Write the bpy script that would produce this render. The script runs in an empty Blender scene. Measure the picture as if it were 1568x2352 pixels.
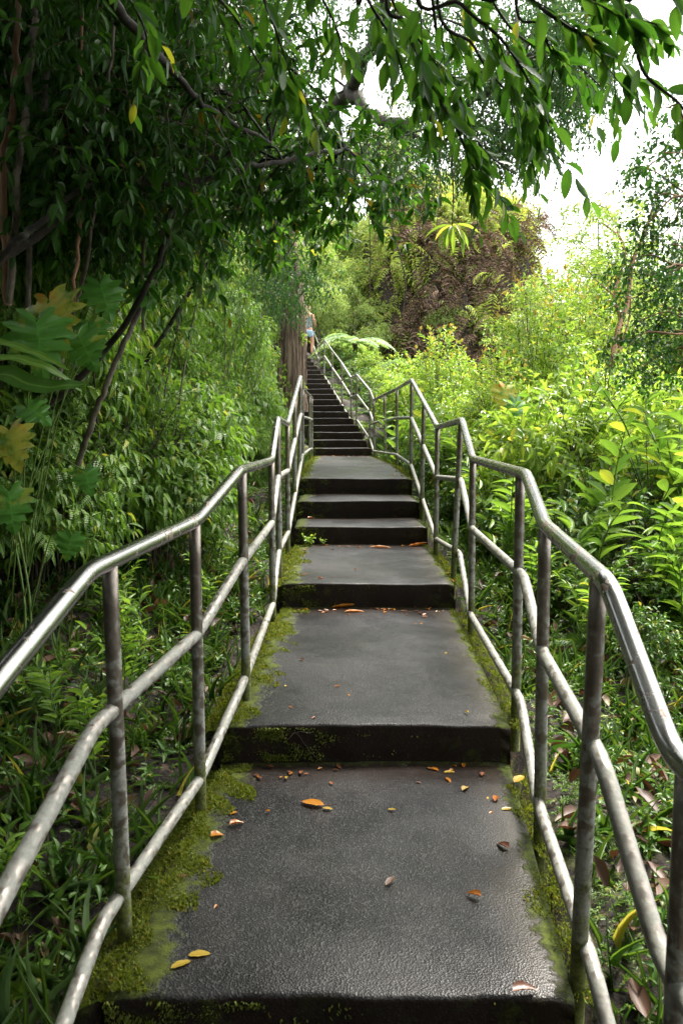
import bpy, math
import numpy as np
from mathutils import Vector, Matrix
R = math.radians
rng = np.random.default_rng(7)
sc = bpy.context.scene
COL = sc.collection

# ------------------------------------------------------------------ camera
EYE = 1.57; F = 1829.0; PITCH = math.atan(196/1829)
cam = bpy.data.cameras.new('camera'); cam.sensor_fit = 'VERTICAL'; cam.sensor_height = 36; cam.sensor_width = 24
cam.lens = 28.0; cam.clip_start = .02; cam.clip_end = 2000
cam.dof.use_dof = True; cam.dof.focus_distance = 5.5; cam.dof.aperture_fstop = 8
camo = bpy.data.objects.new('camera', cam); COL.objects.link(camo)
camo.location = (0, 0, EYE); camo.rotation_euler = (R(90)-PITCH, 0, 0)
sc.camera = camo
def P(px, py, Y):
    """world point seen at photo position (px,py) (1568x2352 frame) at distance Y ahead"""
    u = (px-784)/F; v = -(py-1176)/F
    c, s = math.cos(PITCH), math.sin(PITCH)
    k = Y/(c+v*s)
    return np.array([u*k, Y, EYE+k*(-s+v*c)])

# ------------------------------------------------------------------ light
SUN_EL, SUN_AZ = 58, 38       # azimuth clockwise from +Y
w = bpy.data.worlds.new('World'); sc.world = w; w.use_nodes = True
nt = w.node_tree; nt.nodes.clear()
sky = nt.nodes.new('ShaderNodeTexSky'); sky.sky_type = 'NISHITA'; sky.sun_disc = False
sky.sun_elevation = R(SUN_EL); sky.sun_rotation = R(SUN_AZ); sky.air_density = 2; sky.dust_density = 6
hs = nt.nodes.new('ShaderNodeHueSaturation'); hs.inputs['Saturation'].default_value = .25
mx = nt.nodes.new('ShaderNodeMix'); mx.data_type = 'RGBA'; mx.inputs[0].default_value = .6
mx.inputs[7].default_value = (11.5, 11.6, 11.8, 1)
bg = nt.nodes.new('ShaderNodeBackground'); bg.inputs[1].default_value = .11
ow = nt.nodes.new('ShaderNodeOutputWorld')
nt.links.new(sky.outputs[0], hs.inputs['Color']); nt.links.new(hs.outputs[0], mx.inputs[6])
nt.links.new(mx.outputs[2], bg.inputs[0]); nt.links.new(bg.outputs[0], ow.inputs[0])
sl = bpy.data.lights.new('sun', 'SUN'); sl.energy = 2.9; sl.angle = R(16); sl.color = (1, .94, .84)
so = bpy.data.objects.new('sun', sl); COL.objects.link(so)
sd = Vector((math.sin(R(SUN_AZ))*math.cos(R(SUN_EL)), math.cos(R(SUN_AZ))*math.cos(R(SUN_EL)), math.sin(R(SUN_EL))))
so.rotation_euler = sd.to_track_quat('Z', 'Y').to_euler()
sc.view_settings.view_transform = 'Standard'; sc.view_settings.look = 'None'
sc.view_settings.gamma = 1; sc.view_settings.exposure = 1.92
sc.cycles.max_bounces = 8; sc.cycles.diffuse_bounces = 3; sc.cycles.glossy_bounces = 3
sc.cycles.transmission_bounces = 4; sc.cycles.transparent_max_bounces = 4
sc.cycles.use_denoising = True
sc.cycles.sample_clamp_indirect = 6

# ------------------------------------------------------------------ node helpers
class NT:
    def __init__(s, name):
        s.m = bpy.data.materials.new(name); s.m.use_nodes = True
        s.t = s.m.node_tree; s.t.nodes.clear()
        s.out = s.t.nodes.new('ShaderNodeOutputMaterial')
    def n(s, typ, **kw):
        nd = s.t.nodes.new('ShaderNode'+typ)
        for k, v in kw.items(): setattr(nd, k, v)
        return nd
    def l(s, a, b): s.t.links.new(a, b)
    def put(s, sock, v):
        if v is None: return
        if isinstance(v, bpy.types.NodeSocket): s.l(v, sock)
        else:
            if isinstance(v, tuple) and len(v) == 3: v = v+(1,)
            sock.default_value = v
    def mix(s, f, a, b, mode='MIX'):
        nd = s.n('Mix', data_type='RGBA', blend_type=mode)
        s.put(nd.inputs[0], f); s.put(nd.inputs[6], a); s.put(nd.inputs[7], b); return nd.outputs[2]
    def math(s, op, a, b=None, c=None, clamp=False):
        nd = s.n('Math', operation=op, use_clamp=clamp)
        s.put(nd.inputs[0], a); s.put(nd.inputs[1], b); s.put(nd.inputs[2], c); return nd.outputs[0]
    def rng(s, v, a, b, c=0., d=1.):
        nd = s.n('MapRange'); nd.interpolation_type = 'SMOOTHSTEP'
        for i, x in enumerate((v, a, b, c, d)): s.put(nd.inputs[i], x)
        return nd.outputs[0]
    def noise(s, scale, detail=4, rough=.55, vec=None, dist=0.):
        nd = s.n('TexNoise'); nd.inputs['Scale'].default_value = scale; nd.inputs['Detail'].default_value = detail
        nd.inputs['Roughness'].default_value = rough; nd.inputs['Distortion'].default_value = dist
        s.l(vec if vec is not None else s.obj(), nd.inputs['Vector']); return nd.outputs[0]
    def voro(s, scale, vec=None, out='Distance'):
        nd = s.n('TexVoronoi'); nd.inputs['Scale'].default_value = scale
        s.l(vec if vec is not None else s.obj(), nd.inputs['Vector']); return nd.outputs[out]
    def obj(s):
        if not hasattr(s, '_o'): s._o = s.n('TexCoord').outputs['Object']
        return s._o
    def attr(s, name):
        nd = s.n('Attribute', attribute_name=name)
        sp = s.n('SeparateColor'); s.l(nd.outputs['Color'], sp.inputs[0])
        return sp.outputs[0], sp.outputs[1], sp.outputs[2], nd.outputs['Alpha']
    def bump(s, h, st=.3, d=.01, nrm=None):
        nd = s.n('Bump'); nd.inputs['Strength'].default_value = st; nd.inputs['Distance'].default_value = d
        s.l(h, nd.inputs['Height'])
        if nrm: s.l(nrm, nd.inputs['Normal'])
        return nd.outputs[0]
    def pbr(s, col, rough=.5, nrm=None, metal=0., spec=None):
        nd = s.n('BsdfPrincipled'); s.put(nd.inputs['Base Color'], col); s.put(nd.inputs['Roughness'], rough)
        s.put(nd.inputs['Metallic'], metal); s.put(nd.inputs['Normal'], nrm)
        s.put(nd.inputs['Specular IOR Level'], spec); return nd.outputs[0]
    def done(s, sh): s.l(sh, s.out.inputs[0]); return s.m

def leaf_mat(name, a, b, odd=None, frac=.03, rough=.38, trans=.35, tcol=None, mid=None, rugose=0., spec=.4):
    t = NT(name); r, along, across, r2 = t.attr('lv')
    c = t.mix(r, a, b)
    if odd: c = t.mix(t.rng(r2, 1-frac, 1-frac*.6), c, odd)
    mc = mid or tuple(min(1, x*1.9+.02) for x in b)
    c2 = t.mix(t.math('MULTIPLY', t.rng(across, .16, .04), .6), c, mc)
    nrm = None
    geo = t.n('NewGeometry')
    if rugose:
        wv = t.math('SINE', t.math('MULTIPLY', t.math('SUBTRACT', along, t.math('MULTIPLY', across, .12)), 55.))
        nrm = t.bump(wv, rugose, .003)
    back = t.mix(geo.outputs['Backfacing'], c2, t.mix(.45, c2, tuple(.5*(x+y)+.03 for x, y in zip(a, b))))
    p = t.pbr(back, t.math('ADD', rough, t.math('MULTIPLY', geo.outputs['Backfacing'], .25)), nrm, spec=spec)
    tr = t.n('BsdfTranslucent')
    tc = t.mix(1., c, tcol or (1.9, 1.85, 1.0), 'MULTIPLY'); t.l(tc, tr.inputs[0])
    ms = t.n('MixShader'); ms.inputs[0].default_value = trans; t.l(p, ms.inputs[1]); t.l(tr.outputs[0], ms.inputs[2])
    return t.done(ms.outputs[0])

def wood_mat(name, a, b, scale=14, stretch=.25, lichen=None, bump=.5, rough=.85):
    t = NT(name)
    mp = t.n('Mapping'); mp.inputs['Scale'].default_value = (1, 1, stretch); t.l(t.obj(), mp.inputs['Vector'])
    n1 = t.noise(scale, 6, .65, mp.outputs[0], .4)
    c = t.mix(t.rng(n1, .35, .68), a, b)
    if lichen: c = t.mix(t.math('MULTIPLY', t.rng(t.noise(9, 5), .55, .66), .8), c, lichen)
    return t.done(t.pbr(c, rough, t.bump(n1, bump, .02)))

M = {}
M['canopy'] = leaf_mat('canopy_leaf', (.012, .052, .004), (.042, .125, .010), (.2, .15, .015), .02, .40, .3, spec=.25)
M['big'] = leaf_mat('large_glossy_leaf', (.024, .085, .010), (.065, .155, .022), (.28, .30, .03), .04, .38, .5, (2.3, 2.1, 1.2), mid=(.12, .24, .06))
M['hedge'] = leaf_mat('hedge_leaf', (.065, .155, .022), (.165, .285, .045), (.35, .36, .06), .03, .38, .3, rugose=.6)
M['under'] = leaf_mat('undergrowth_leaf', (.035, .10, .012), (.10, .20, .026), (.3, .28, .05), .05, .4, .3)
M['bright'] = leaf_mat('bright_leaf', (.10, .205, .030), (.29, .40, .07), (.46, .44, .08), .05, .32, .42)
M['ginger'] = leaf_mat('ginger_leaf', (.085, .185, .03), (.23, .37, .06), (.38, .42, .06), .05, .33, .42, rugose=.15)
M['tip'] = leaf_mat('new_growth_leaf', (.30, .17, .05), (.34, .34, .08), None, 0, .35, .4)
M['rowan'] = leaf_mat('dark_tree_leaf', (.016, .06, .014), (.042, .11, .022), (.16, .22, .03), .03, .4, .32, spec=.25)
M['far'] = leaf_mat('far_hazed_leaf', (.15, .24, .07), (.32, .42, .13), (.45, .36, .14), .05, .45, .4)  # distance haze is put into these paler leaf colours
M['fern'] = leaf_mat('fern_leaf', (.045, .11, .018), (.12, .20, .03), (.3, .24, .05), .03, .45, .38)
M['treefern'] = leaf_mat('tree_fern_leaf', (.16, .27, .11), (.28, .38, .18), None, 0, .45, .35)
M['dry'] = leaf_mat('dry_frond', (.035, .018, .010), (.24, .155, .10), (.15, .22, .03), .12, .7, .15, (1.2, 1., .8))
M['limefern'] = leaf_mat('lime_frond', (.2, .29, .05), (.38, .44, .09), (.3, .2, .1), .08, .5, .35)
M['grass'] = leaf_mat('grass_blade', (.03, .085, .014), (.09, .16, .025), (.4, .36, .08), .05, .4, .35)
M['mosst'] = leaf_mat('moss_tuft', (.062, .090, .009), (.17, .205, .022), (.22, .17, .03), .08, .8, .3)
M['litter'] = leaf_mat('dead_leaf', (.045, .022, .013), (.14, .075, .045), (.28, .2, .11), .15, .5, .12, (1.3, 1., .7))
M['fallen'] = leaf_mat('fallen_leaf', (.26, .075, .010), (.42, .17, .018), None, 0, .3, .15, (1.3, 1., .6), mid=(.25, .08, .01))
M['fallen_yellow'] = leaf_mat('fallen_yellow_leaf', (.34, .22, .03), (.45, .32, .05), None, 0, .3, .15, (1.3, 1., .6), mid=(.2, .12, .02))
M['fallen_brown'] = leaf_mat('fallen_brown_leaf', (.10, .035, .02), (.22, .09, .04), None, 0, .35, .1, (1.2, 1., .8))
M['twig'] = wood_mat('twig', (.035, .027, .018), (.11, .08, .055))
M['gstem'] = wood_mat('green_stem', (.06, .13, .02), (.16, .22, .05), 30, .3, None, .1, .5)
M['bark'] = wood_mat('dark_bark', (.012, .010, .008), (.05, .04, .03), 10, .3, (.12, .14, .1))
M['pale'] = wood_mat('pale_bark', (.07, .055, .042), (.22, .19, .15), 18, .3, (.09, .06, .04))
M['pink'] = wood_mat('pink_bark', (.16, .075, .04), (.42, .24, .15), 12, .2, (.2, .18, .14), .2)
M['bigbark'] = wood_mat('fibrous_bark', (.032, .015, .009), (.31, .22, .165), 13, .06, None, 1.6)

# ---- steps: dark wet cement, worn in the middle, moss along the edges
def concrete_mat():
    t = NT('wet_concrete'); dl, dr, db, _ = t.attr('edge')     # metres to the side edges and the next riser
    fine = t.voro(175); fine2 = t.noise(190, 4, .65); broad = t.noise(1.6, 5, .6); mid = t.noise(7, 5, .6)
    base = t.mix(t.rng(t.math('ADD', broad, t.math('MULTIPLY', t.math('SUBTRACT', mid, .5), .5)), .32, .68), (.005, .005, .0056), (.014, .0137, .014))
    base = t.mix(t.math('MULTIPLY', t.rng(mid, .5, .75), .5), base, (.024, .019, .016))
    base = t.mix(t.math('MULTIPLY', t.rng(fine2, .52, .72), .55), base, (.075, .072, .070))
    jit = t.math('MULTIPLY', t.math('SUBTRACT', t.noise(5, 6, .7), .5), .34)
    jit2 = t.math('MULTIPLY', t.math('SUBTRACT', t.noise(32, 4, .7), .5), .16)
    jj = t.math('ADD', jit, jit2)
    cells = t.n('SeparateColor'); t.l(t.voro(175, out='Color'), cells.inputs[0])
    base = t.mix(t.math('MULTIPLY', t.rng(cells.outputs[0], .66, .98), .55), base, (.07, .068, .066))
    base = t.mix(t.math('MULTIPLY', t.rng(cells.outputs[1], .7, .98), .8), base, (.004, .004, .004))
    brown = t.math('ADD', t.rng(t.math('ADD', db, jj), .30, .02), 0.)
    base = t.mix(t.math('MULTIPLY', brown, .75), base, (.020, .011, .007))
    dirt = t.rng(t.math('ADD', dr, jj), .20, .04)
    base = t.mix(t.math('MULTIPLY', dirt, .8), base, (.028, .022, .015))
    geo = t.n('NewGeometry'); sp = t.n('SeparateXYZ'); t.l(geo.outputs['Normal'], sp.inputs[0])
    up = t.rng(sp.outputs[2], .3, .8)
    mossc = t.mix(t.rng(t.noise(24, 5), .3, .7), (.024, .032, .005), (.075, .095, .012))
    ml = t.rng(t.math('ADD', dl, jj), .135, .07)
    mr = t.rng(t.math('ADD', dr, t.math('MULTIPLY', jj, .8)), .055, .01)
    mb = t.math('MULTIPLY', t.rng(t.math('ADD', db, jit2), .05, .0), .6)
    mo = t.math('MAXIMUM', t.math('MAXIMUM', ml, mr), mb)
    ris = t.math('MULTIPLY', t.math('SUBTRACT', 1., up), t.rng(t.noise(11, 6, .7), .50, .64))
    ris = t.math('MULTIPLY', ris, t.math('ADD', t.math('MULTIPLY', t.rng(dl, .5, .0), .75), t.math('ADD', .10, t.math('MULTIPLY', t.rng(dr, .35, .0), .5))))
    base = t.mix(t.math('MULTIPLY', t.math('SUBTRACT', 1., up), .75), base, (.020, .0125, .009))   # dark brown risers, part of their shade put into the colour
    mo2 = t.math('MAXIMUM', t.math('MULTIPLY', mo, up), ris)
    c = t.mix(mo2, base, mossc)
    h = t.math('ADD', t.math('MULTIPLY', fine, 1.3), t.math('MULTIPLY', fine2, .35))
    nrm = t.bump(h, .5, .0018)
    nrm2 = t.bump(mo2, .6, .01, nrm)
    ro = t.mix(mo2, t.mix(t.rng(broad, .35, .65), (.30,)*3, (.50,)*3), (.95,)*3)
    ro = t.mix(t.math('SUBTRACT', 1., up), ro, (.8,)*3)
    return t.done(t.pbr(c, ro, nrm2, spec=t.mix(up, (.12,)*3, t.mix(t.rng(t.noise(2.2, 5, .65), .6, .42), (.20,)*3, (.31,)*3))))
M['concrete'] = concrete_mat()

def soil_mat():
    t = NT('forest_soil'); mo, _, _, _ = t.attr('mossy')
    n1 = t.noise(3, 8, .65); n2 = t.noise(28, 6, .7); v = t.voro(30, out='Color')
    c = t.mix(t.rng(n2, .35, .7), (.008, .0055, .004), (.036, .023, .015))
    c = t.mix(t.math('MULTIPLY', t.rng(t.noise(14, 5), .58, .64), .7), c, (.13, .08, .05))
    mf = t.rng(t.math('ADD', t.math('MULTIPLY', t.math('SUBTRACT', n1, .5), 1.6), mo), .45, .7)
    c = t.mix(mf, c, t.mix(t.rng(n2, .3, .7), (.04, .055, .008), (.14, .17, .02)))
    h = t.math('ADD', n2, n1)
    return t.done(t.pbr(c, .85, t.bump(h, 1., .03)))
M['soil'] = soil_mat()

def steel_mat(name, kind):
    t = NT(name); hh, _, _, _ = t.attr('hh')      # height above the foot
    n1 = t.noise(26, 5, .6, dist=.6); n2 = t.noise(75, 5, .7); n3 = t.noise(7, 4, .6)
    v = t.voro(38)
    if kind == 'top':
        rust = t.rng(t.math('ADD', n1, t.math('MULTIPLY', n3, .6)), .90, .98)
        c = t.mix(t.math('MULTIPLY', rust, .8), t.mix(t.rng(n3, .3, .7), (.33, .325, .315), (.47, .46, .45)), (.16, .085, .045))
        return t.done(t.pbr(c, t.math('ADD', t.math('MULTIPLY', rust, .35), t.math('ADD', .20, t.math('MULTIPLY', n2, .10))), t.bump(n2, .05, .001), t.math('SUBTRACT', 1., t.math('MULTIPLY', rust, .6))))
    base = t.mix(t.rng(n1, .3, .7), *(((.24, .215, .19), (.36, .335, .305)) if kind == 'mid' else ((.17, .145, .12), (.26, .225, .195))))
    base = t.mix(t.rng(n2, .62, .78), base, (.24, .12, .06))
    lich = t.mix(t.rng(n2, .3, .7), (.20, .205, .175), (.29, .29, .26))
    if kind == 'mid':
        lf = t.rng(t.math('ADD', n1, t.math('MULTIPLY', v, .25)), .50, .70)
    else:
        lf = t.math('MULTIPLY', t.rng(t.math('ADD', n1, t.math('MULTIPLY', hh, -.32)), .27, .36), t.rng(n2, .35, .5, .3, 1.))
    c = t.mix(lf, base, lich)
    if kind == 'post':
        mf = t.rng(t.math('ADD', hh, t.math('MULTIPLY', t.math('SUBTRACT', t.noise(18, 5, .7), .5), .9)), .34, .10)
        c = t.mix(mf, c, t.mix(t.rng(n2, .3, .7), (.035, .04, .01), (.15, .17, .03)))
        hi = t.math('ADD', n2, t.math('MULTIPLY', mf, 1.5))
    else:
        mf = t.rng(t.noise(5, 6, .7), .66, .72)
        c = t.mix(mf, c, (.12, .14, .03)); hi = n2
    met = t.math('MULTIPLY', t.math('SUBTRACT', 1., lf), .75)
    met = t.math('MULTIPLY', met, t.math('SUBTRACT', 1., mf))
    ro = t.math('ADD', .34, t.math('MULTIPLY', t.math('MAXIMUM', lf, mf), .35))
    return t.done(t.pbr(c, ro, t.bump(hi, .35, .004), met))
M['top'] = steel_mat('worn_steel', 'top'); M['mid'] = steel_mat('lichened_steel', 'mid'); M['post'] = steel_mat('weathered_post', 'post')

def plain(name, col, rough=.6, nscale=40, var=.25):
    t = NT(name); n = t.noise(nscale, 4)
    c = t.mix(n, tuple(x*(1-var) for x in col), tuple(min(1, x*(1+var)) for x in col))
    return t.done(t.pbr(c, rough, t.bump(n, .2, .004)))
M['skin'] = plain('skin', (.52, .27, .17), .5); M['hair'] = plain('blond_hair', (.42, .30, .17), .5, 120, .5)
M['shirt'] = plain('grey_tank_top', (.17, .20, .21), .9); M['denim'] = plain('pale_denim', (.30, .42, .55), .9)
M['shoe'] = plain('dark_shoe', (.03, .03, .035), .6); M['eye'] = plain('eye', (.04, .03, .02), .2)

# ------------------------------------------------------------------ mesh helpers
def mesh_from(name, V, T, mats, midx=None, attrs=None, smooth=True, parent=None, quads=False):
    V = np.asarray(V, np.float32); T = np.asarray(T, np.int32); k = T.shape[1]
    me = bpy.data.meshes.new(name)
    me.vertices.add(len(V)); me.vertices.foreach_set('co', V.ravel())
    me.loops.add(T.size); me.loops.foreach_set('vertex_index', T.ravel())
    me.polygons.add(len(T)); me.polygons.foreach_set('loop_start', np.arange(0, T.size, k, dtype=np.int32))
    if midx is not None: me.polygons.foreach_set('material_index', np.asarray(midx, np.int32))
    me.polygons.foreach_set('use_smooth', np.full(len(T), smooth))
    for m in (mats if isinstance(mats, (list, tuple)) else [mats]): me.materials.append(m)
    for an, av in (attrs or {}).items():
        at = me.attributes.new(an, 'FLOAT_COLOR', 'POINT'); av = np.asarray(av, np.float32)
        if av.ndim == 1: av = np.repeat(av[:, None], 4, 1)
        at.data.foreach_set('color', av.ravel())
    me.update()
    o = bpy.data.objects.new(name, me); COL.objects.link(o)
    if parent: o.parent = parent
    return o
def tag(o, label=None, cat=None, group=None, kind=None):
    if label: o['label'] = label
    if cat: o['category'] = cat
    if group: o['group'] = group
    if kind: o['kind'] = kind
    return o
def empty(name, loc=(0, 0, 0), rz=0.):
    o = bpy.data.objects.new(name, None); COL.objects.link(o); o.location = loc; o.rotation_euler = (0, 0, rz)
    o.empty_display_size = .1; return o
def copy_tree(o, parent=None):
    c = o.copy(); COL.objects.link(c)
    if parent: c.parent = parent
    for ch in o.children: copy_tree(ch, c)
    return c
def nz(a): return a/np.maximum(np.linalg.norm(a, axis=-1, keepdims=True), 1e-9)

class Acc:
    def __init__(s): s.V = []; s.T = []; s.A = []; s.M = []; s.n = 0
    def add(s, V, T, A, m):
        s.V.append(V); s.T.append(T+s.n); s.A.append(A); s.M.append(np.full(len(T), m)); s.n += len(V)
    def build(s, name, mats, parent=None):
        return mesh_from(name, np.concatenate(s.V), np.concatenate(s.T), mats, np.concatenate(s.M), {'lv': np.concatenate(s.A)}, True, parent)

# leaf templates: rows across (left, mid, right)
def tmpl(n=4, shape='ellip', curl=.18, fold=.12, wav=0.):
    t = np.linspace(0, 1, n+1)[1:-1]
    if shape == 'ellip': wd = np.sin(np.pi*t**.9)**.75
    elif shape == 'ovate': wd = np.sin(np.pi*t**.62)**.9
    elif shape == 'obov': wd = np.sin(np.pi*t**1.5)**.7
    elif shape == 'lance': wd = np.sin(np.pi*t**.75)**.8
    elif shape == 'blade': wd = (1-t)**.6
    wd = wd/2
    V = [(0, 0, 0)]; A = [(0, 0)]
    for ti, wi in zip(t, wd):
        z = -curl*ti*ti; rip = wav*math.sin(ti*17)
        V += [(-wi, ti, z+fold*wi*2+rip), (0, ti, z), (wi, ti, z+fold*wi*2-rip)]; A += [(ti, 1), (ti, 0), (ti, 1)]
    V.append((0, 1, -curl)); A.append((1, 0)); m = n-1; e = len(V)-1
    T = [(0, 2, 1), (0, 3, 2)]
    for k in range(m-1):
        a = 1+3*k; b = a+3
        T += [(a, a+1, b+1), (a, b+1, b), (a+1, a+2, b+2), (a+1, b+2, b+1)]
    a = 1+3*(m-1); T += [(a, a+1, e), (a+1, a+2, e)]
    return np.array(V, float), np.array(T), np.array(A, float)
def place(acc, B, D, N0, L, W, tm, m=0, roll=None):
    V, T, A = tm; n = len(B)
    if n == 0: return
    D = nz(D); S = nz(np.cross(D, N0)); N = np.cross(S, D)
    L = np.broadcast_to(L, (n,)); W = np.broadcast_to(W, (n,))
    X = V[None, :, 0, None]*(S*W[:, None])[:, None] + V[None, :, 1, None]*(D*L[:, None])[:, None] + V[None, :, 2, None]*(N*L[:, None])[:, None] + B[:, None]
    k = len(V)
    TT = (T[None]+(np.arange(n)*k)[:, None, None]).reshape(-1, 3)
    r = rng.random((n, 2))
    at = np.empty((n, k, 4)); at[..., 0] = r[:, :1]; at[..., 3] = r[:, 1:]; at[..., 1] = A[None, :, 0]; at[..., 2] = A[None, :, 1]
    acc.add(X.reshape(-1, 3), TT, at.reshape(-1, 4), m)
def tubes(acc, PT, RD, sides=3, m=1):
    """PT (N,K,3) RD (N,K) or (K,)"""
    N, K, _ = PT.shape; RD = np.broadcast_to(RD, (N, K))
    D = np.gradient(PT, axis=1); D = nz(D)
    ref = np.where(np.abs(D[:, :1, 2:]) > .9, np.array([1., 0, 0]), np.array([0, 0, 1.]))
    S = nz(np.cross(D, ref)); U = np.cross(S, D)
    an = np.arange(sides)/sides*2*np.pi
    X = PT[:, :, None]+(S[:, :, None]*np.cos(an)[:, None]+U[:, :, None]*np.sin(an)[:, None])*RD[:, :, None, None]
    i = np.arange(K-1)[:, None]*sides; j = np.arange(sides)[None]; j2 = (j+1) % sides
    q = np.stack([i+j, i+j2, i+sides+j2, i+sides+j], -1).reshape(-1, 4)
    t = np.concatenate([q[:, :3], q[:, [0, 2, 3]]])
    TT = (t[None]+(np.arange(N)*K*sides)[:, None, None]).reshape(-1, 3)
    Vv = X.reshape(-1, 3); acc.add(Vv, TT, np.full((len(Vv), 4), .5), m)
def curve(pts, n=8):
    """smooth polyline through pts (Catmull-Rom)"""
    p = np.array(pts, float); p = np.vstack([2*p[0]-p[1], p, 2*p[-1]-p[-2]]); out = []
    for i in range(1, len(p)-2):
        for t in np.linspace(0, 1, n, endpoint=False):
            out.append(.5*((2*p[i])+(p[i+1]-p[i-1])*t+(2*p[i-1]-5*p[i]+4*p[i+1]-p[i+2])*t*t+(3*p[i]-p[i-1]-3*p[i+1]+p[i+2])*t**3))
    out.append(p[-2]); return np.array(out)
def limb(acc, pts, r0, r1, sides=8, m=0, wob=0., n=8, flare=0.):
    c = curve(pts, n); k = len(c)
    if wob: c[1:-1] += rng.normal(0, wob, (k-2, 3))
    rad = np.linspace(r0, r1, k)*(1+(rng.random(k)-.5)*.12)
    if flare: rad *= 1+flare*np.exp(-np.linspace(0, 8, k))
    tubes(acc, c[None], rad[None], sides, m)
    return c
def rdir(n, zc=0., zs=1., ):
    d = rng.normal(0, 1, (n, 3)); d[:, 2] = d[:, 2]*zs+zc; return nz(d)
UP = np.array([0, 0, 1.])
def twigs(acc, P0, D0, Ln, nl, L, W, tm, hang=.4, twigdroop=.25, spread=55, distich=False, start=.2, tw=.0025, mt=1, ml=0, whorl=False, nup=.8):
    """twigs with leaves; P0 (N,3), D0 (N,3), Ln (N,)"""
    N = len(P0); Ln = np.broadcast_to(Ln, (N,)).astype(float); D0 = nz(D0)
    ts = np.linspace(0, 1, 4)
    PT = P0[:, None]+D0[:, None]*(Ln[:, None]*ts)[..., None]-UP*(twigdroop*Ln[:, None]*ts**2)[..., None]
    if tw: tubes(acc, PT, np.linspace(tw, tw*.4, 4), 3, mt)
    if whorl: tk = np.concatenate([[.55, .7], np.full(nl-2, .97)])
    else: tk = np.linspace(start, 1, nl)
    tt = tk[None]+(rng.random((N, nl))-.5)*.06
    B = P0[:, None]+D0[:, None]*(Ln[:, None]*tt)[..., None]-UP*(twigdroop*Ln[:, None]*tt**2)[..., None]
    DD = nz(D0[:, None]-UP*(2*twigdroop*tt)[..., None])
    S = nz(np.cross(DD, UP)+1e-4); U = np.cross(S, DD)
    ph = rng.random((N, 1))*6.28
    if distich: an = np.pi*(np.arange(nl)[None]+0*ph)+rng.normal(0, .35, (N, nl))
    else: an = ph+np.arange(nl)[None]*2.4+rng.normal(0, .3, (N, nl))
    rad = S[None][0]*np.cos(an)[..., None]+U*np.sin(an)[..., None]
    a = R(spread)+rng.normal(0, .22, (N, nl))
    a = a*np.linspace(1.15, .55 if not whorl else 1., nl)
    LD = DD*np.cos(a)[..., None]+rad*np.sin(a)[..., None]
    LD = nz(LD-UP*(hang*(.6+.8*rng.random((N, nl))))[..., None])
    NN = nz(UP*nup+DD*.3+rng.normal(0, .3, (N, nl, 3)))
    sz = (.65+.5*rng.random((N, nl)))*np.sin(np.pi*np.clip(.25+.6*tk, 0, 1))[None]**.5
    if isinstance(tm, list):
        q = rng.integers(0, len(tm), N*nl); tms = tm
    else: q = np.zeros(N*nl, int); tms = [tm]
    B = B.reshape(-1, 3); LD = LD.reshape(-1, 3); NN = NN.reshape(-1, 3); sz = sz.ravel()
    for i, t in enumerate(tms):
        k = q == i; place(acc, B[k], LD[k], NN[k], L*sz[k], W*sz[k], t, ml)
T_EL = [tmpl(5, 'ellip', .2, .10), tmpl(5, 'ellip', .05, .2), tmpl(5, 'ellip', .35, .12, .02)]
T_EL3 = [tmpl(3, 'ellip', .2, .15), tmpl(3, 'ellip', .05, .25)]
T_OV = [tmpl(4, 'ovate', .3, .10), tmpl(4, 'ovate', .5, .15)]
T_OV3 = [tmpl(3, 'ovate', .3, .15)]
T_LN = [tmpl(6, 'lance', .35, .12), tmpl(6, 'lance', .12, .2), tmpl(6, 'lance', .55, .1)]
T_BIG = [tmpl(8, 'ellip', .10, .10, .01), tmpl(8, 'ellip', .28, .14, .015), tmpl(8, 'ellip', -.05, .06, .01)]
T_D2 = [tmpl(2, 'ellip', .1, .2)]

# ------------------------------------------------------------------ path and ground profile
RISE = .15
FR = [(-3.4, -.48), (-1.9, -.32), (-.75, -.16)]          # behind the camera
FR += [(-.2, 0.)]; FR[-1] = (-.75+.35, 0.)
steps = [(-3.4, -.32), (-1.7, -.16), (-.45, 0.), (1.84, .16), (3.236, .322), (5.43, .49), (7.27, .655), (7.97, .83), (8.75, 1.005)]
for k in range(1, 21): steps.append((15.5+.5*(k-1), 1.005+RISE*k))
steps.append((28.5, None))
tY = [-4, 1.84, 3.24, 5.43, 7.27, 8.75, 12, 15.4, 15.6, 17.0, 19.1, 20.7, 21.8, 24, 27, 60]
tL = [-.62, -.59, -.50, -.41, -.43, -.45, -.50, -.50, -.50, -.72, -1.2, -1.45, -1.65, -2.1, -2.7, -9]
tR = [.58, .58, .71, .78, .79, .77, .79, .60, .56, .36, -.06, -.30, -.53, -1.0, -1.6, -8]
XL = lambda y: np.interp(y, tY, tL); XR = lambda y: np.interp(y, tY, tR)
gY = [-8, -3, -.4, 0, 1.8, 3.2, 5.4, 7.3, 8.75, 15.4, 25.6, 28.5, 40, 80, 300]
gZ = [-.9, -.42, -.2, -.12, -.02, .12, .30, .46, .80, .93, 3.85, 4.1, 8.5, 18, 18]
def sstep(x, a, b):
    t = np.clip((x-a)/(b-a), 0, 1); return t*t*(3-2*t)
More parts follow.
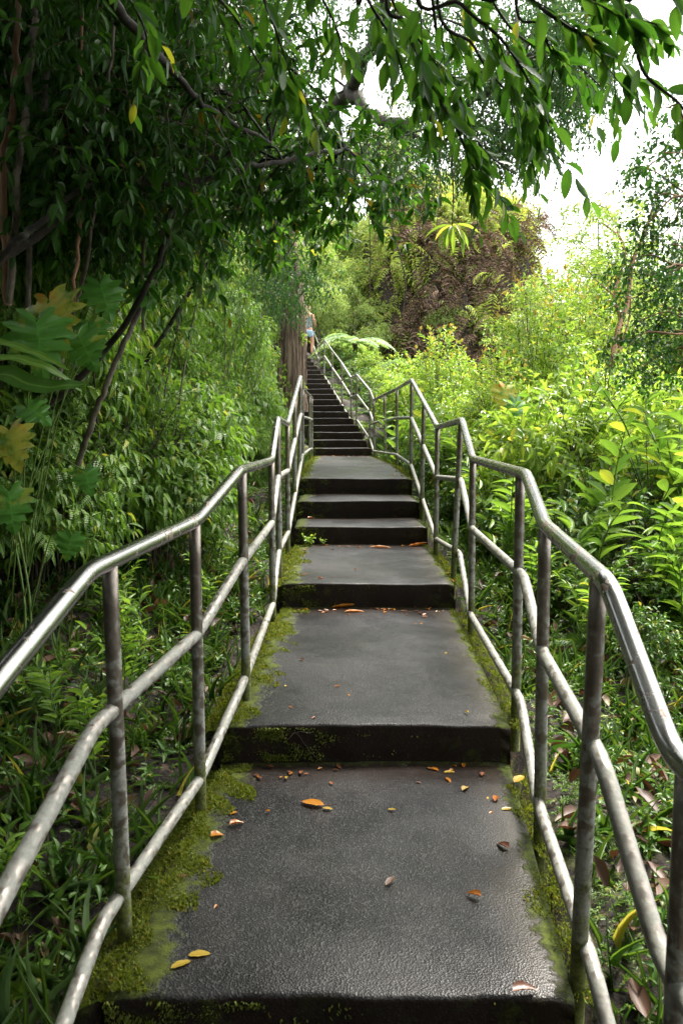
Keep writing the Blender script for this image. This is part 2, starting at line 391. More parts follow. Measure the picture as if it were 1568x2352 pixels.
def ground(x, y):
    x = np.asarray(x, float); y = np.asarray(y, float)
    z = np.interp(y, gY, gZ); dl = XL(y)-x; dr = x-XR(y)
    z = z-.05*sstep(dl, .1, .5)*(y < 5)+.14*np.clip(dl-.2, 0, 1.6)+.85*np.clip(dl-1.7, 0, 6)+.25*np.clip(dl-7.7, 0, 60)
    z = z-.10*np.clip(dr-.15, 0, 4)-.22*np.clip(dr-4.15, 0, 30)*sstep(y, 2, 8)
    z = z-.24*np.clip(y-15.5, 0, 13)*sstep(dr, .7, 4.)
    # fern covered knoll beyond the bushes
    e = ((x-4.4)/3.6)**2+((y-33.5)/6.)**2+.22*np.sin(x*1.9+.7)*np.sin(y*1.1)+.12*np.sin(x*4.1-y*2.3)
    z = z+8.4*(1-sstep(e, .35, 1.5))
    z = z+(.05*np.sin(x*3.1+y*1.7)+.04*np.sin(x*5.3-y*4.1)+.03*np.sin(9*x+3)*np.sin(8*y))*np.where((dl > .15) | (dr > .15), 1, 0)
    inside = (dl < .06) & (dr < .06)
    return np.where(inside, z-.35, z)
def grid_mesh():
    xs = np.concatenate([-np.geomspace(150, 4.2, 26), np.arange(-4, 4.01, .09), np.geomspace(4.2, 150, 26)])
    ys = np.concatenate([-np.geomspace(100, 4.2, 14), np.arange(-4, 28, .12), np.geomspace(28.3, 300, 34)])
    X, Y = np.meshgrid(xs, ys); Z = ground(X, Y); nx = len(xs); ny = len(ys)
    V = np.stack([X, Y, Z], -1).reshape(-1, 3)
    i = (np.arange(ny-1)[:, None]*nx+np.arange(nx-1)[None]).ravel()
    Q = np.stack([i, i+1, i+nx+1, i+nx], -1)
    dl = XL(Y)-X; dr = X-XR(Y)
    mo = np.clip(1-np.maximum(dl, 0)/.5, 0, 1)*.6*(dl > -1)*(dl > 0)+np.clip(1-np.maximum(dr, 0)/.8, 0, 1)*.55*(dr > 0)
    mo = np.clip(mo, 0, .8).ravel()
    return mesh_from('ground', V, Q, M['soil'], None, {'mossy': mo})
tag(grid_mesh(), None, None, None, 'structure')

# ------------------------------------------------------------------ concrete steps
stair = empty('concrete_steps', (0, 0, 0))
tag(stair, 'long flight of dark wet concrete steps climbing between the pipe handrails', 'steps')
for i in range(len(steps)-1):
    y0, z0 = steps[i]; y1 = steps[i+1][0]; rise = .16 if i == 0 else z0-(steps[i-1][1]); dep = y1-y0
    rr = .016
    prof = [(y1+.03, z0-.02, 0), (y1+.001, z0, 0)]
    for q in np.linspace(1, 0, max(4, int(dep/.18)))[1:-1]: prof.append((y0+rr+(dep-rr)*q, z0, (dep-rr)*(1-q)))
    prof.append((y0+rr, z0, dep))
    for a in (30, 60, 90): prof.append((y0+rr-rr*math.sin(R(a)), z0-rr+rr*math.cos(R(a)), dep))
    for q in (.25, .5, .75, 1.): prof.append((y0+.004*math.sin(q*9), z0-rr-(rise-rr)*q, dep))
    prof.append((y0, z0-rise-.10, dep))
    nx = 26; V = []; A = []
    for (yy, zz, _) in prof:
        l, r_ = XL(yy), XR(yy)
        for k in range(nx+1):
            u = k/nx; x = l+(r_-l)*u
            wob = .004*math.sin(x*13+i)+.003*math.sin(x*29+yy*5)
            fl = .0035*math.sin(x*5+yy*3+i)
            V.append((x, yy+(wob if yy < y0+rr+.01 else 0), zz+fl*(abs(zz-z0) < .03)-(.012 if u in (0, 1) else 0)))
            A.append((x-l, r_-x, max(0, y1-yy), 1))
    nV = len(V); m = len(prof); Q = []
    for a in range(m-1):
        for k in range(nx):
            p = a*(nx+1)+k; Q.append((p, p+nx+1, p+nx+2, p+1))
    for a in range(m):                                   # skirts at the two sides
        yy = prof[a][0]
        for k, s in ((0, -1), (nx, 1)):
            b = V[a*(nx+1)+k]; V.append((b[0]+s*.01, b[1], min(b[2], z0)-.34)); A.append((0 if s < 0 else 1.2, 0 if s > 0 else 1.2, max(0, y1-yy), 1))
    for a in range(m-1):
        p = a*(nx+1); s0 = nV+2*a; Q.append((p, s0, s0+2, p+nx+1)); p += nx; Q.append((p, p+nx+1, s0+3, s0+1))
    mesh_from('step', V, Q, M['concrete'], None, {'edge': A}, True, stair)

# ------------------------------------------------------------------ handrails
def fillet(pts, r=.055, n=5):
    p = [np.array(q, float) for q in pts]; out = [p[0]]
    for a, b, c in zip(p[:-2], p[1:-1], p[2:]):
        u = a-b; v = c-b; lu = np.linalg.norm(u); lv = np.linalg.norm(v); k = min(r, lu*.4, lv*.4)
        s = b+u/lu*k; e = b+v/lv*k
        for t in np.linspace(0, 1, n): out.append((1-t)**2*s+2*t*(1-t)*b+t*t*e)
    out.append(p[-1]); return np.array(out)
def pipe(name, pts, r, mat, parent, r_f=.055, sides=16, cap=True, h0=None):
    c = fillet(pts, r_f) if len(pts) > 2 else np.array([pts[0]+(pts[1]-pts[0])*t for t in np.linspace(0, 1, 12)])
    n = len(c); D = np.gradient(c, axis=0); D = nz(D); U = np.array([1., 0, 0]); V = []; 
    for i in range(n):
        U = U-D[i]*np.dot(U, D[i]); U /= np.linalg.norm(U); W_ = np.cross(D[i], U)
        for k in range(sides):
            a = k/sides*2*math.pi; V.append(c[i]+r*(math.cos(a)*U+math.sin(a)*W_))
    Q = []
    for i in range(n-1):
        for k in range(sides):
            k2 = (k+1) % sides; Q.append((i*sides+k, i*sides+k2, (i+1)*sides+k2, (i+1)*sides+k))
    for e, idx in ((c[0], 0), (c[-1], (n-1)*sides)):
        ci = len(V); V.append(e)
        for k in range(0, sides, 2):
            Q.append((idx+k, idx+(k+1) % sides, idx+(k+2) % sides, ci))
    V = np.array(V); hh = V[:, 2]-(h0 if h0 is not None else V[:, 2].min())
    return mesh_from(name, V, Q, mat, None, {'hh': hh}, True, parent)

RP = .0225
def rail(root, top, posts, mid_off, low_off, end_cap=True, r=RP):
    """top: list of (x,y,z) vertices of the top rail; posts: (x,y) with foot z"""
    top = [np.array(t, float) for t in top]; ty = [t[1] for t in top]
    pipe('top_rail', top, r*1.08, M['top'], root)
    side = 1 if top[0][0] < 0 else -1
    mids = [np.array([t[0], t[1], t[2]-mid_off]) for t in top]; lows = [np.array([t[0], t[1], t[2]-low_off]) for t in top]
    pipe('middle_rail', mids, r*.95, M['mid'], root, .06); pipe('bottom_rail', lows, r*.9, M['mid'], root, .06)
    for (x, y, zb) in posts:
        xt = np.interp(y, ty, [t[0] for t in top]); zt = np.interp(y, ty, [t[2] for t in top])
        pipe('post', [np.array([x, y, zb-.15]), np.array([xt, y, zt-r*.5])], r*.95, M['post'], root, h0=zb)

lt = [P(-190, 1840, 1.10), P(205, 1312, 2.0), P(450, 1197, 2.83), P(549, 1082, 3.45), P(623, 1058, 5.2), P(637, 963, 5.75), P(660, 974, 7.0), P(690, 866, 9.0)]
zl = lt[-1][2]
lt0 = [np.array([-.66, -2.6, .72]), np.array([-.65, -1.0, .92]), np.array([-.65, .75, .93]), lt[0]]
lt = lt0[:3]+[np.array([-.645, 1.42, 1.088])]+lt[1:]
lt += [np.array([-.56, 11.6, zl]), np.array([-.57, 14.4, zl]), np.array([-.56, 15.15, zl-.01])]
def post_at(tab, y, zb, x=None):
    xx = np.interp(y, [t[1] for t in tab], [t[0] for t in tab]); return (xx if x is None else x, y, zb)
left = empty('pipe_handrail', (0, 0, 0)); tag(left, 'galvanised three-bar pipe handrail along the mossy edge beside the dark leafy bank', 'handrail')
lp = [(-.66, -1.0, -.1), (-.65, .72, .0), (-.612, 2.12, .10), (-.519, 2.815, .10), (-.435, 3.555, .26), (-.455, 5.2, .3), (-.455, 5.78, .44), (-.475, 7.0, .44), (-.475, 8.0, .75), (-.48, 9.0, .95), (-.56, 11.6, .95), (-.57, 14.4, .95), (-.555, 15.12, .95)]
rail(left, lt, lp, .41, .955)
rt = [np.array([.66, -2.6, .72]), np.array([.65, -1.0, .90]), np.array([.655, .9, .91]), P(1539, 1726, 1.49), P(1396, 1340, 1.83), P(1250, 1206, 2.655), P(1208, 1090, 3.3), P(1085, 1054, 4.9), P(1060, 965, 5.78), P(1004, 981, 6.87), P(945, 873, 9.25),
      P(911, 893, 11.9), P(858, 919, 15.3), P(849.5, 897, 16.2), P(819.5, 860.5, 17.36), P(806.7, 868, 18.25), P(784.8, 834, 19.12), P(762.9, 805.6, 20.66), P(745, 780.4, 21.83), P(734.4, 794, 23.3), P(729.6, 787, 24.0), P(720, 763, 25.5), P(716, 765, 27.5)]
right = empty('pipe_handrail', (0, 0, 0)); tag(right, 'galvanised three-bar pipe handrail beside the bright bushes, running up to the top', 'handrail')
rp = [(.65, -1.0, -.1), (.64, 1.42, .0), (.607, 1.92, .12), (.694, 2.655, .13), (.775, 3.43, .28), (.815, 4.9, .29), (.82, 5.81, .45), (.82, 6.87, .46), (.80, 7.95, .7), (.805, 9.25, .93), (.83, 11.9, .93), (.745, 13.5, .93), (.636, 15.3, .95),
      (.57, 16.2, 1.15), (.32, 17.36, 1.5), (.227, 18.3, 1.7), (.01, 19.12, 2.0), (-.238, 20.66, 2.45), (-.47, 21.83, 2.8), (-.636, 23.3, 2.95), (-.714, 24., 3.2), (-.88, 25.5, 3.6), (-1.02, 27.4, 3.7)]
rail(right, rt, rp, .43, .97)
# ================================================================== vegetation
def gz(x, y): return float(ground(x, y))
def cluster(acc, c, rad, n, nl, L, W, tm, Ln=.35, out=.5, down=0., **kw):
    c = np.asarray(c, float); d = rdir(n); r = rad*rng.random(n)**.45
    P0 = c+d*r[:, None]*np.array([1, 1, .8])
    D = nz(d*out+rdir(n)*.6-UP*down)
    twigs(acc, P0-D*Ln*.5, D, Ln*(.7+.6*rng.random(n)), nl, L, W, tm, **kw)
def sub_branches(acc, tip, centers, r0, r1, m=0, sides=5, sag=.1):
    for c in centers:
        c = np.asarray(c, float); tip = np.asarray(tip, float); v = c-tip; l = np.linalg.norm(v)
        p = [tip, tip+v*.35+rng.normal(0, .06*l, 3)+UP*sag*l, tip+v*.7+rng.normal(0, .05*l, 3)+UP*sag*l, c]
        limb(acc, p, r0, r1, sides, m)

# ---------------- large tree with fibrous bark beside the flight
def big_tree():
    t = empty('big_tree', (-1.19, 18.4, gz(-1.3, 18.4))); base = np.array(t.location)
    tag(t, 'old tree with a thick fibrous reddish trunk beside the upper flight of steps', 'tree')
    a = Acc()
    c = curve([(0, 0, -.3), (.02, 0, .6), (.08, 0, 1.8), (.02, -.1, 3.2), (-.15, -.2, 4.6), (-.1, -.5, 6.0)], 14)
    k = len(c); s = 72; V = []; an = np.arange(s)/s*2*np.pi
    for i in range(k):
        u = i/(k-1); r = .34*(1-.45*u)*(1+.5*math.exp(-u*16))
        rr = r*(1+.09*np.sin(an*5+1.5*math.sin(u*5))+.07*np.abs(np.sin(an*8.5+u*6))+.06*np.sin(an*19-u*8+2*np.sin(u*19))+rng.normal(0, .015, s))
        V.append(np.stack([c[i, 0]+rr*np.cos(an), c[i, 1]+rr*np.sin(an), np.full(s, c[i, 2])], -1))
    V = np.concatenate(V); Q = [(i*s+j, i*s+(j+1) % s, (i+1)*s+(j+1) % s, (i+1)*s+j) for i in range(k-1) for j in range(s)]
    mesh_from('trunk', V, Q, M['bigbark'], None, None, True, t)
    L = lambda p: np.asarray(p)-base
    a = Acc()
    fork = np.array([-.1, -.5, 5.9])
    limb(a, [fork, L(P(700, 330, 16.5)), L(P(800, 205, 15)), L(P(868, 60, 13.5)), L(P(900, -150, 12.5))], .17, .08, 9, 0, .03)
    limb(a, [L(P(800, 205, 15)), L(P(850, 262, 14.5)), L(P(905, 285, 14)), L(P(1000, 268, 13.2)), L(P(1085, 230, 12.6)), L(P(1180, 150, 12))], .11, .05, 8, 0, .03)
    limb(a, [L(P(905, 285, 14)), L(P(985, 330, 13.6)), L(P(1070, 300, 13.2)), L(P(1120, 230, 13))], .05, .03, 6, 0, .03)
    limb(a, [fork, L(P(640, 300, 17)), L(P(600, 120, 16)), L(P(560, -80, 15))], .15, .07, 8, 0, .03)
    limb(a, [fork, L(P(720, 430, 16.8)), L(P(800, 400, 15.8)), L(P(900, 420, 15))], .07, .03, 6, 0, .03)
    cl = []
    px = [(620, 60), (640, 180), (620, 300), (660, 420), (640, 600), (700, 30), (720, 160), (730, 280), (760, 390), (800, 60), (830, 330), (900, 370), (930, 40),
          (950, 150), (960, 340), (1010, 90), (1030, 200), (1040, 330), (1090, 30), (1110, 130), (1130, 260), (1150, 350), (1180, 60), (1200, 180), (1220, 290), (1260, 110), (1290, 210), (1330, 170), (1350, 60),
          (560, 420), (560, 220), (560, 560), (600, 700), (640, 680), (680, 620), (610, 500), (990, 370), (1240, 30), (1290, 60), (1160, 190), (1250, 230), (1300, 140), (1340, 240), (1380, 110), (1140, 310), (1190, 330)]
    for (x, y) in px:
        q = P(x+rng.normal(0, 14), y+rng.normal(0, 14), rng.uniform(11.5, 15.5) if x > 760 else rng.uniform(14, 18)); cl.append(L(q))
    f = Acc()
    for q in cl:
        cluster(f, q, .78, 92, 8, .09, .038, T_EL3, .38, down=.35, hang=.55, tw=.003)
    for (x, y) in [(600, -80), (760, -120), (920, -120), (1080, -100), (1240, -60), (1000, -250), (800, -280)]:
        cluster(f, L(P(x, y, rng.uniform(11, 14))), 1.1, 60, 8, .09, .04, T_EL3, .4, down=.3, hang=.5, tw=.003)
    tips = [L(P(868, 60, 13.5)), L(P(1000, 268, 13.2)), L(P(1180, 150, 12)), L(P(700, 330, 16.5)), L(P(600, 120, 16)), L(P(900, 420, 15)), L(P(800, 205, 15))]
    for q in cl:
        i = int(np.argmin([np.linalg.norm(q-x) for x in tips])); sub_branches(a, tips[i], [q], .025, .008)
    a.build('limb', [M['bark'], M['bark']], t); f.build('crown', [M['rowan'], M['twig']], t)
    iv = Acc()
    for i in range(22):
        an = rng.uniform(-2.9, -1.5) if i < 18 else rng.uniform(-1.2, -.4); zz = rng.uniform(.2, 4.2); q = np.array([math.cos(an)*.34, math.sin(an)*.34, zz])
        cluster(iv, q, .16, 7, 7, .075, .034, T_EL3, .2, hang=.5)
    iv.build('climbing_ivy', [M['bright'], M['twig']], t)
    v = Acc()                                    # root threads and moss hanging from the low limb
    for i in range(36):
        p = L(P(rng.uniform(860, 1120), rng.uniform(255, 300), rng.uniform(12.8, 14))); l = rng.uniform(.3, 1.5)
        limb(v, [p, p+np.array([rng.normal(0, .04), 0, -l*.5]), p+np.array([rng.normal(0, .06), 0, -l])], .004, .003, 3, 0)
    v.build('aerial_root', [M['twig'], M['twig']], t)
    return t
big_tree()

# ---------------- shady glossy trees on the dark bank
def shade_tree(bx, by, stems, clusters, near, label, L=.105, W=.036, mat='canopy', n=46, tm=T_EL, bark='pale', sr=.035, group=None, nl=7, down=.25, rad=.5):
    b = np.array([bx, by, gz(bx, by)]); t = empty('glossy_tree', b); tag(t, label, 'tree', group)
    a = Acc(); f = Acc(); tips = []
    for s in stems:
        pts = [np.asarray(p, float)-b for p in s]; c = limb(a, pts, sr*rng.uniform(.8, 1.2), sr*.45, 7, 0, .006); tips += [c[int((len(c)-1)*q)] for q in (.5, .7, .85, 1)]
    for c in clusters:
        c = np.asarray(c, float)-b; i = int(np.argmin([np.linalg.norm(c-x) for x in tips]))
        sub_branches(a, tips[i], [c], sr*.32, .006, 0, 5, .08)
        cluster(f, c, rad, n, nl, L, W, tm, .32, down=down, hang=.5, whorl=near, spread=62, tw=.003)
    a.build('trunk', [M[bark], M[bark]], t); f.build('crown', [M[mat], M['twig']], t); return t
def pxc(x0, x1, y0, y1, Y0, Y1, n):
    return [P(rng.uniform(x0, x1), rng.uniform(y0, y1), rng.uniform(Y0, Y1)) for _ in range(n)]
def jit(x0, x1, y0, y1, Y0, Y1, nx, ny):
    out = []
    for i in range(nx):
        for j in range(ny):
            out.append(P(x0+(i+rng.random())*(x1-x0)/nx, y0+(j+rng.random())*(y1-y0)/ny, rng.uniform(Y0, Y1)))
    return out
G = lambda x, y: np.array([x, y, gz(x, y)-.1])
# dark layer high on the bank
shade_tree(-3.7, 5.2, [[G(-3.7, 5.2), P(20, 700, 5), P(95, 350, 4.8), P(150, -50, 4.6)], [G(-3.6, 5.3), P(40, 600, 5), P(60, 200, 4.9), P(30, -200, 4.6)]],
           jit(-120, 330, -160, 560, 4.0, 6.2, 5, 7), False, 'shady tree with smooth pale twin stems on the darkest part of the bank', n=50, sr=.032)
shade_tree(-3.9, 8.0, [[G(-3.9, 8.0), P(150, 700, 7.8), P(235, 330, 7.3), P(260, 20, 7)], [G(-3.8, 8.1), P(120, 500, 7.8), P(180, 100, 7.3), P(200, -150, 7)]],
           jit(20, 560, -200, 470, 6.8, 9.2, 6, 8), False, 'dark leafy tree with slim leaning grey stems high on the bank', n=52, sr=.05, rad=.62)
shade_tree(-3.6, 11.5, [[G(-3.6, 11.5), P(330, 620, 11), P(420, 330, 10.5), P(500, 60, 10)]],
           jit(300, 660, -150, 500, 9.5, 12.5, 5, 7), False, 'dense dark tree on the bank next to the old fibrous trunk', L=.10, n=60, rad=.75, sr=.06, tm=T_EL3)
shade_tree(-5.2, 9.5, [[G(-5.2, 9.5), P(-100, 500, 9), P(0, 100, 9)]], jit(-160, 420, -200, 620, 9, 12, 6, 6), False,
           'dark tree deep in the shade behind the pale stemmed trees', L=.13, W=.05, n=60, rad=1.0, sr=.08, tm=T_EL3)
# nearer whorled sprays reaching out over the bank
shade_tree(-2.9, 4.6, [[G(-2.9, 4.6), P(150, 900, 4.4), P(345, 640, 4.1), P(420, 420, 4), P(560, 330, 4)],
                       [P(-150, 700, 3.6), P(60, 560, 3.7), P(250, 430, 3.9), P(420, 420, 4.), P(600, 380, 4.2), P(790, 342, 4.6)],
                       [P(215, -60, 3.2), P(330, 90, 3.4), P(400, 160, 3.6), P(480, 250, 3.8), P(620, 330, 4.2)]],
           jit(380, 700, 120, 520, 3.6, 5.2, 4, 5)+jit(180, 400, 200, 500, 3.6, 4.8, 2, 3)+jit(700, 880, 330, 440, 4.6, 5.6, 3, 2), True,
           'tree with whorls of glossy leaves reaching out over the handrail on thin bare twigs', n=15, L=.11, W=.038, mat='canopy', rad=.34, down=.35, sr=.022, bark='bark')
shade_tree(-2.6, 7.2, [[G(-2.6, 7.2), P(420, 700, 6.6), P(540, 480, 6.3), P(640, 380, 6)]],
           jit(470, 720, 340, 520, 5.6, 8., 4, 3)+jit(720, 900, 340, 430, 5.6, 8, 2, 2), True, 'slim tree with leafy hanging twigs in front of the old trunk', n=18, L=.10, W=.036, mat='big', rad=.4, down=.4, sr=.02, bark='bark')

# ---------------- large leaved boughs hanging in from above the camera
def bough_tree():
    b = np.array([-3.0, -1.2, gz(-3.0, -1.2)]); t = empty('overhanging_tree', b)
    tag(t, 'tree overhead whose boughs of large glossy leaves hang against the bright sky', 'tree')
    a = Acc(); f = Acc(); T = lambda p: np.asarray(p, float)-b
    crown = np.array([-1.6, .3, 5.2])
    limb(a, [T([-3, -1.2, b[2]-.1]), T([-2.8, -.9, 2]), T([-2.2, -.3, 4]), T(crown), T([-.4, 1.3, 5.9]), T([1.0, 2.0, 6.0])], .16, .05, 10, 0)
    limb(a, [T(crown), T([-1.8, 1.6, 5.6]), T([-1.4, 2.8, 5.4])], .07, .03, 8, 0)
    hubs = [T([-.4, 1.3, 5.9]), T([1.0, 2.0, 6.0]), T([-1.4, 2.8, 5.4])]
    boughs = [
        ([(905, -160, 2.6), (935, 60, 2.65), (985, 190, 2.7), (1045, 290, 2.75), (1085, 380, 2.8), (1130, 450, 2.9)], 1, 30),
        ([(960, -150, 2.5), (1060, 10, 2.5), (1150, 90, 2.55), (1215, 190, 2.6), (1260, 290, 2.65)], 1, 26),
        ([(1010, -140, 2.7), (1090, 110, 2.8), (1170, 220, 2.9), (1250, 330, 3.0)], 1, 26),
        ([(1100, -160, 2.5), (1200, -20, 2.5), (1300, 60, 2.5), (1390, 110, 2.5), (1450, 180, 2.55)], 1, 20),
        ([(1290, -170, 2.4), (1400, -40, 2.4), (1450, 70, 2.4), (1480, 170, 2.4), (1560, 240, 2.4), (1600, 310, 2.4)], 1, 22),
        ([(1400, -150, 2.5), (1520, -30, 2.5), (1590, 60, 2.5), (1640, 180, 2.5)], 1, 14),
        ([(800, -150, 2.7), (840, -10, 2.7), (900, 90, 2.75), (925, 170, 2.8)], 0, 14),
        ([(700, -150, 2.9), (730, -30, 2.9), (770, 60, 3.), (790, 130, 3.)], 2, 12),
        ([(560, -170, 2.6), (600, -20, 2.7), (640, 90, 2.8), (670, 180, 2.9)], 2, 14),
        ([(400, -170, 2.6), (470, -40, 2.7), (540, 40, 2.8), (600, 150, 2.9), (700, 220, 3.1)], 2, 14),
        ([(250, -170, 2.7), (280, -40, 2.8), (330, 60, 2.9), (350, 160, 3.)], 2, 12),
        ([(860, -140, 3.1), (900, 0, 3.1), (960, 90, 3.2), (1010, 160, 3.2)], 0, 18),
        ([(1080, -160, 3.4), (1130, 0, 3.4), (1200, 90, 3.5), (1300, 130, 3.5), (1380, 200, 3.5)], 1, 22),
        ([(1230, -160, 3.0), (1330, -20, 3.0), (1420, 30, 3.0), (1520, 60, 3.0)], 1, 20),
        ([(1000, 60, 3.3), (1040, 180, 3.3), (1100, 330, 3.4), (1180, 400, 3.5)], 0, 18),
        ([(1190, -100, 3.2), (1240, 60, 3.2), (1270, 150, 3.2), (1240, 260, 3.2)], 1, 16),
    ]
    for pts, hb, n in boughs:
        pts = [T(P(*p)) for p in pts]; n = int(n*.8)
        up = [hubs[hb], (hubs[hb]+pts[0])/2+np.array([0, 0, .25])]
        c = limb(a, up+pts, .009, .0028, 6, 0)
        c = c[16+2:]                                   # visible part
        i = np.linspace(len(c)*.06, len(c)-1, n); i0 = i.astype(int); B = c[i0]
        D = nz(np.gradient(c, axis=0))[i0]; S = nz(np.cross(D, np.array([0., 1., 0])))
        sgn = np.where(np.arange(n) % 2, 1, -1)[:, None]
        LD = nz(D*.75+S*sgn*.55+rng.normal(0, .25, (n, 3))-UP*.45)
        NN = nz(np.array([0, -.7, .7])+rng.normal(0, .45, (n, 3)))
        sc_ = rng.uniform(.75, 1.15, n)
        for q, tm in enumerate(T_BIG):
            k = np.arange(n) % 3 == q
            place(f, B[k]+LD[k]*.012, LD[k], NN[k], .094*sc_[k], .037*sc_[k], tm)
        # short side shoots with leaves
        m = n//3; j = rng.integers(0, n, m)
        for q in range(m):
            d = nz(LD[j[q]]*.8+D[j[q]]*.6); l = rng.uniform(.12, .28); P0 = B[j[q]]
            twigs(f, P0[None], d[None], np.array([l]), 7, .095, .037, T_BIG, hang=.45, spread=42, start=.25, tw=.0028)
    over = Acc()                                        # unseen roof of leaves above and behind the camera, added to shade the steps
    for i in range(150):
        q = np.array([rng.uniform(-6, 4.5), rng.uniform(-8, 1.8), rng.uniform(4.6, 6.5)]) if i < 95 else np.array([rng.uniform(-6, 1.6), rng.uniform(1.8, 6.5), rng.uniform(6.0, 7.4)])
        cluster(over, T(q), 1.2, 70, 7, .24, .11, T_D2, .5, tw=0)
    over.build('crown', [M['canopy'], M['twig']], t); a.build('bough', [M['bark'], M['bark']], t); f.build('crown', [M['big'], M['twig']], t)  # the first crown mesh is the added shading roof, out of view
bough_tree()
def behind():  # unseen leaf masses added behind and beside the camera to keep light out
    a = Acc()
    for i in range(190):
        q = np.array([rng.uniform(-9, 9), rng.uniform(-11, -5), rng.uniform(.2, 7)])
        cluster(a, q, 1.3, 60, 7, .28, .13, T_D2, .5, tw=0)
    for i in range(46):
        q = np.array([rng.uniform(-6.5, -3.4), rng.uniform(-5, 3.2), rng.uniform(1.4, 6)])
        cluster(a, q, 1.0, 60, 7, .18, .08, T_D2, .5, tw=0)
    for i in range(14):
        q = np.array([rng.uniform(4., 7), rng.uniform(-5, 1), rng.uniform(.4, 4)])
        cluster(a, q, 1.1, 60, 7, .18, .08, T_D2, .5, tw=0)
    tag(a.build('forest', [M['canopy'], M['twig']]), None, None, None, 'stuff')
behind()

# ---------------- shrub prototypes
def shrub(name, label, cat, group, rad, h, nt, nl, L, W, tm, mat, hang=.5, out=.75, tipm=None, stemmat='twig', whorl=False, nst=5, low=.12, Ln=.3, spread=55, nup=.8):
    t = empty(name); tag(t, label, cat, group); f = Acc(); a = Acc()
    d = rdir(nt, .35, .9); d[:, 2] = np.abs(d[:, 2])*1.0-.15; d = nz(d); r = rng.random(nt)**.4
    c = np.array([0, 0, h*.5]); P0 = c+d*r[:, None]*np.array([rad, rad, h*.5])
    P0[:, 2] = np.maximum(P0[:, 2], low)
    D = nz(d*out+rdir(nt)*.35+UP*.1)
    twigs(f, P0-D*Ln*.5, D, Ln*(.7+.6*rng.random(nt)), nl, L, W, tm, hang=hang, twigdroop=.3, tw=.0028, whorl=whorl, spread=spread, nup=nup)
    if tipm:
        k = P0[:, 2] > h*.72; k &= rng.random(nt) < .5
        twigs(f, P0[k]+D[k]*Ln*.5, nz(D[k]+UP), .07, 5, L*.7, W*.7, tm, hang=-.2, tw=0, ml=2, spread=35)
    for i in range(nst):
        an = rng.random()*6.28; e = np.array([math.cos(an)*rad*.55, math.sin(an)*rad*.55, h*rng.uniform(.6, .9)])
        limb(a, [(0, 0, -.15), e*np.array([.25, .25, .4]), e*np.array([.7, .7, .75]), e], .012, .004, 5, 0)
        for k in range(4):
            e2 = e+rng.normal(0, rad*.3, 3); limb(a, [e*.7, (e*.7+e2)/2+UP*.04, e2], .005, .002, 4, 0, n=4)
    mats = [M[mat], M['twig']]+([M[tipm]] if tipm else [])
    f.build('foliage', mats, t); a.build('stem', [M[stemmat], M[stemmat]], t)
    return t
def scatter(protos, spots, labels=None, sink=.05):
    for i, (x, y, s, *z) in enumerate(spots):
        p = protos[i % len(protos)]; o = p if i < len(protos) else copy_tree(p)
        o.location = (x, y, (z[0] if z else gz(x, y))-sink); o.rotation_euler = (rng.normal(0, .06), rng.normal(0, .06), rng.random()*6.28); o.scale = (s, s, s*rng.uniform(.9, 1.12))
        if labels: o['label'] = labels(i, x, y)
HG = 'drooping shrubs crowding the shaded bank'
hp = [shrub('drooping_shrub', 'leafy shrub with drooping ribbed leaves in the green wall along the bank', 'shrub', HG, .62, 1.35, 300, 8, .128, .046, T_OV, 'hedge', hang=.85, Ln=.30) for _ in range(3)]
spots = []
for y in np.arange(4.9, 16.2, .62):
    for d0, n in ((1.1, 1), (1.9, 1), (2.8, 1)):
        x = XL(y)-d0-rng.uniform(-.18, .25)-.35*(y < 6); spots.append((x, y+rng.uniform(-.2, .2), rng.uniform(.8, 1.1)))
for y in np.arange(5.5, 17, 1.0):
    for d0 in (3.7, 4.8): spots.append((XL(y)-d0, y+rng.uniform(-.3, .3), rng.uniform(1.2, 1.6)))
for y in np.arange(10, 14.5, .8): spots.append((XL(y)-.75-rng.uniform(0, .2), y, rng.uniform(.45, .65)))
spots.append((-2.15, 16.4, 1.2)); spots.append((-1.95, 17.3, 1.0)); spots.append((-1.8, 15.3, .9)); spots.append((-2.5, 19, 1.5)); spots.append((-2.9, 20.5, 1.7)); spots.append((-3.2, 22, 1.8))
rng.shuffle(spots); spots = [tuple(s) for s in spots]
spots += [(-2.3, 4.9, 1.0), (-2.75, 4.6, 1.2), (-3.2, 4.4, 1.3), (-2.6, 5.5, 1.2), (-3.1, 5.3, 1.4), (-2.0, 5.6, .9), (-3.6, 5.0, 1.5), (-2.9, 3.9, 1.1), (-3.3, 3.6, 1.3)]
scatter(hp, spots)
th = [shrub('drooping_shrub', 'tall shrub with drooping ribbed leaves rising into the canopy of the shaded bank', 'shrub', 'tall drooping shrubs on the shaded bank', .7, 2.9, 560, 8, .125, .044, T_OV, 'hedge', hang=.85, Ln=.32, nst=6) for _ in range(2)]
scatter(th, [(XL(y)-d-rng.uniform(0, .3), y+rng.uniform(-.2, .2), rng.uniform(.9, 1.15)) for y in np.arange(5.0, 17, .85) for d in (1.7, 2.7)])

